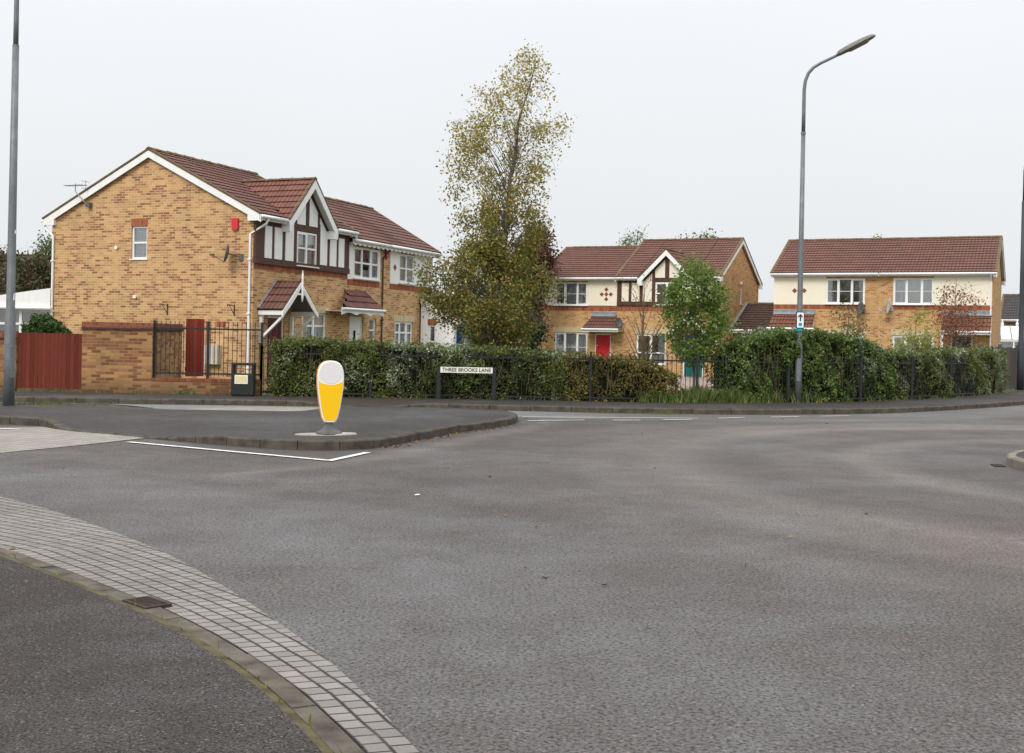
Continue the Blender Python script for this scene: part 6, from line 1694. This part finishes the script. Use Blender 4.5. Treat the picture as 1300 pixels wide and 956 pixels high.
def hedge(name, spec, label, mat, n, leaf, depth=1.1, z0=.06, mats2=None, front=0.02):
    """spec: list of (x along BACK line, height); leaves fill a shell round a dark core, the face wavers"""
    X = np.array([s_[0] for s_ in spec]); Hh = np.array([s_[1] for s_ in spec])
    bx_, by_ = BACK[:, 0], BACK[:, 1]
    yb = lambda x: np.interp(x, bx_, by_)
    ox, oy = X[0], float(yb(X[0]))
    t = thing(name, (ox, oy, z0), 0, label, 'hedge', None)
    tx_ = lambda x: (yb(x + .05) - yb(x - .05)) / .1
    def place(x, d, z):
        sl_ = tx_(x); nn = np.sqrt(1 + sl_ ** 2)
        return np.stack([x - sl_ / nn * d - ox, yb(x) + d / nn - oy, z], 1)
    wave = lambda a, b: .13 * np.sin(a * 1.7 + b * 1.1) + .07 * np.sin(a * 4.1 - b * 2.3 + 1) + .05 * np.sin(a * 9.3 + b * 5.1)
    nf, nt_, ne = int(n * .62), int(n * .30), int(n * .08)
    x = nrg.uniform(X[0], X[-1], nf); hh = np.interp(x, X, Hh); u = nrg.uniform(0.0, 1, nf) ** .85; z = u * hh
    d = front + .02 + wave(x * 1.6, z * 2) + nrg.exponential(.07, nf) + .10 * u ** 3 + .10 * (1 - u) ** 2
    P = [place(x, d, z + .05 * wave(x * 3, z))]
    x = nrg.uniform(X[0], X[-1], nt_); hh = np.interp(x, X, Hh); d = nrg.uniform(front, depth, nt_)
    z = hh + .5 * wave(x * 2.3, d * 4) - nrg.exponential(.06, nt_) + np.where(nrg.uniform(size=nt_) < .06, nrg.exponential(.09, nt_), 0)
    P.append(place(x, d, z))
    xe = np.where(nrg.uniform(size=ne) < .5, X[0], X[-1]); he = np.interp(xe, X, Hh)
    P.append(place(xe + nrg.normal(0, .1, ne), nrg.uniform(front, depth, ne), nrg.uniform(0, 1, ne) * he))
    P = np.vstack(P)
    cl_ = np.sin(P[:, 0] * 6.1 + 2 * np.sin(P[:, 2] * 5.3)) * np.sin(P[:, 2] * 8.7 + 1.5 * np.sin(P[:, 0] * 4.1)) + .5 * np.sin(P[:, 0] * 15 + P[:, 2] * 9) * np.sin(P[:, 2] * 17 - P[:, 0] * 3)
    P = P[(cl_ > -.35) | (nrg.uniform(size=len(P)) < .42)]
    P[:, 2] = np.maximum(P[:, 2], .02)
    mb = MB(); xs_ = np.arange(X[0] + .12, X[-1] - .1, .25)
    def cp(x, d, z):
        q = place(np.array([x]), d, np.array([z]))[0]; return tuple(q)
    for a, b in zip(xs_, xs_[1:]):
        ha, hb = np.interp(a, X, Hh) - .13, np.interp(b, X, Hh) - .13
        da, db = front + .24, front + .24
        mb.poly([cp(a, da, 0), cp(b, db, 0), cp(b, db + .03, hb), cp(a, da + .03, ha)], M_CORE)  # near-black core stands in for shade inside the hedge
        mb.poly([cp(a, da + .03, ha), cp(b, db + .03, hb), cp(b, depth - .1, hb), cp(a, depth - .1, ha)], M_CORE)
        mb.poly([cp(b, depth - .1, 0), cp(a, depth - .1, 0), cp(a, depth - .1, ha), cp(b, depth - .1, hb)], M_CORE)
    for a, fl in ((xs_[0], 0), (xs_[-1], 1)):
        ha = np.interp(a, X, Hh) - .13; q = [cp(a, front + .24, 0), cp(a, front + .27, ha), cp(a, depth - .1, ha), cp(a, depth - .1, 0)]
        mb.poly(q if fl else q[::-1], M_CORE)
    # stray stems
    for _ in range(int((X[-1] - X[0]) * 12)):
        x0 = nrg.uniform(X[0] + .1, X[-1] - .1); h0 = float(np.interp(x0, X, Hh)); d0 = nrg.uniform(.1, .5)
        p = Vector(cp(x0, d0, h0 * .2)); q = Vector(cp(x0 + nrg.normal(0, .12), d0 + nrg.normal(0, .1) - .08, h0 * nrg.uniform(.6, 1.06)))
        mb.tube([p, p.lerp(q, .5) + Vector((nrg.normal(0, .04), nrg.normal(0, .03), 0)), q], [.008, .006, .003], M_TWIG, 4, cap=False)
    mb.build('stems_and_shade_core', t)
    leaves('foliage', P, leaf, mat, t)
    return t
hedge('clipped_hedge', [(-5.85, 1.42), (-4.8, 1.44), (-3.4, 1.36), (-1.5, 1.34), (0, 1.28), (.8, 1.24), (1.3, 1.2)], 'long mixed hedge with cream variegated patches behind the street name plate', M_HEDGE, 44000, .062)
hedge('rusty_hedge', [(1.32, 1.18), (2.2, 1.16), (2.8, 1.14), (3.5, 1.05), (4.2, .74)], 'thinner reddish hedge between the variegated hedge and the young tree', M_HEDGER, 13000, .06, depth=.8)
hedge('tall_hedge', [(5.75, 1.15), (6.0, 1.5), (6.5, 1.76), (7.2, 1.94), (8.0, 1.92), (8.8, 1.86), (9.5, 1.78), (10.2, 1.56), (10.8, 1.45)], 'tall overgrown dark green hedge behind the lamp with the arrow sign', M_HEDGE2, 38000, .072, depth=1.5)
hedge('clipped_hedge', [(10.82, 1.42), (11.5, 1.40), (12.5, 1.45), (13.5, 1.46), (14.5, 1.50), (15.8, 1.52), (17.25, 1.5)], 'clipped hedge end block before the weathered wooden fence', M_HEDGE, 36000, .066, depth=1.1)

def blades(name, P, h, mat, label=None, wdt=.008):
    n = len(P); P = np.asarray(P); a = nrg.uniform(0, 2 * np.pi, n); l = h * nrg.uniform(.35, 1.2, n) * (1 + .35 * np.sin(P[:, 0] * 4.3) * np.sin(P[:, 0] * 1.7 + .5))
    ln = nrg.normal(0, .35, (n, 2)) * l[:, None]
    V = np.empty((n, 5, 3)); dx = np.stack([np.cos(a), np.sin(a), np.zeros(n)], 1) * wdt
    V[:, 0] = P - dx; V[:, 1] = P + dx
    mid = P + np.concatenate([ln * .3, (l * .6)[:, None]], 1)
    V[:, 2] = mid + dx * .8; V[:, 4] = mid - dx * .8
    V[:, 3] = P + np.concatenate([ln, l[:, None]], 1)
    return tag(fast_mesh(name, V.reshape(-1, 3), np.arange(n * 5).reshape(n, 5), mat), kind='stuff')
GP = []
while len(GP) < 5600:
    x = nrg.uniform(3.2, 8.2); w_ = 1.0 if 3.5 < x < 6.2 else .10
    w_ *= .35 + .65 * max(0, math.sin(x * 3.1) * .6 + math.sin(x * 7.7 + 1) * .4 + .35)
    if nrg.uniform() < w_: GP.append((x, float(np.interp(x, BACK[:, 0], BACK[:, 1])) + nrg.normal(.14, .14), .10))
blades('rough_grass', GP, .34, M_GRASS)
GP = []
for _ in range(2600):
    i = nrg.integers(0, len(BACK)); p = BACK[i]
    if -12 < p[0] < 15 and nrg.uniform() < .6 + .4 * math.sin(p[0] * 2.1): GP.append((p[0] + nrg.normal(0, .1), p[1] + nrg.normal(.02, .04), .115))
for c in [(-13, 28.9), (-8.1, 28.85), (-7.9, 28.85)]:
    for _ in range(30): GP.append((c[0] + nrg.normal(0, .1), c[1] + nrg.normal(0, .03), .115))
blades('grass_tufts', GP, .11, M_GRASS)
GP = []
for c, r_, m_ in [((1.9, 26.55), .28, 60), ((3.1, 26.52), .35, 120), ((3.6, 26.55), .12, 60), ((6.0, 27.1), .2, 30), ((-1.2, 26.66), .12, 40), ((-9.3, 26.2), .8, 90), ((-5.0, 26.72), .7, 60), ((9.0, 28.6), .4, 40)]:
    for _ in range(m_): GP.append((c[0] + nrg.normal(0, r_), c[1] + nrg.normal(-.03, .035), .005))
for _ in range(500):
    x = nrg.uniform(-12, -8.6); GP.append((x, float(np.interp(x, [-12, -9.2, -8.35], [19.55, 19.93, 19.9])) - abs(nrg.normal(0, .06)), .0))
for _ in range(420): GP.append((-9.7 + nrg.normal(0, .8), 23.35 + abs(nrg.normal(0, .22)), .12))
for _ in range(40):
    i = nrg.integers(150, 400); p = kin[i] + np.array([-.02, -.02]); GP.append((p[0] + nrg.normal(0, .015), p[1] + nrg.normal(0, .015), .03))
blades('kerbside_weeds', GP, .055, M_WEED, wdt=.006)
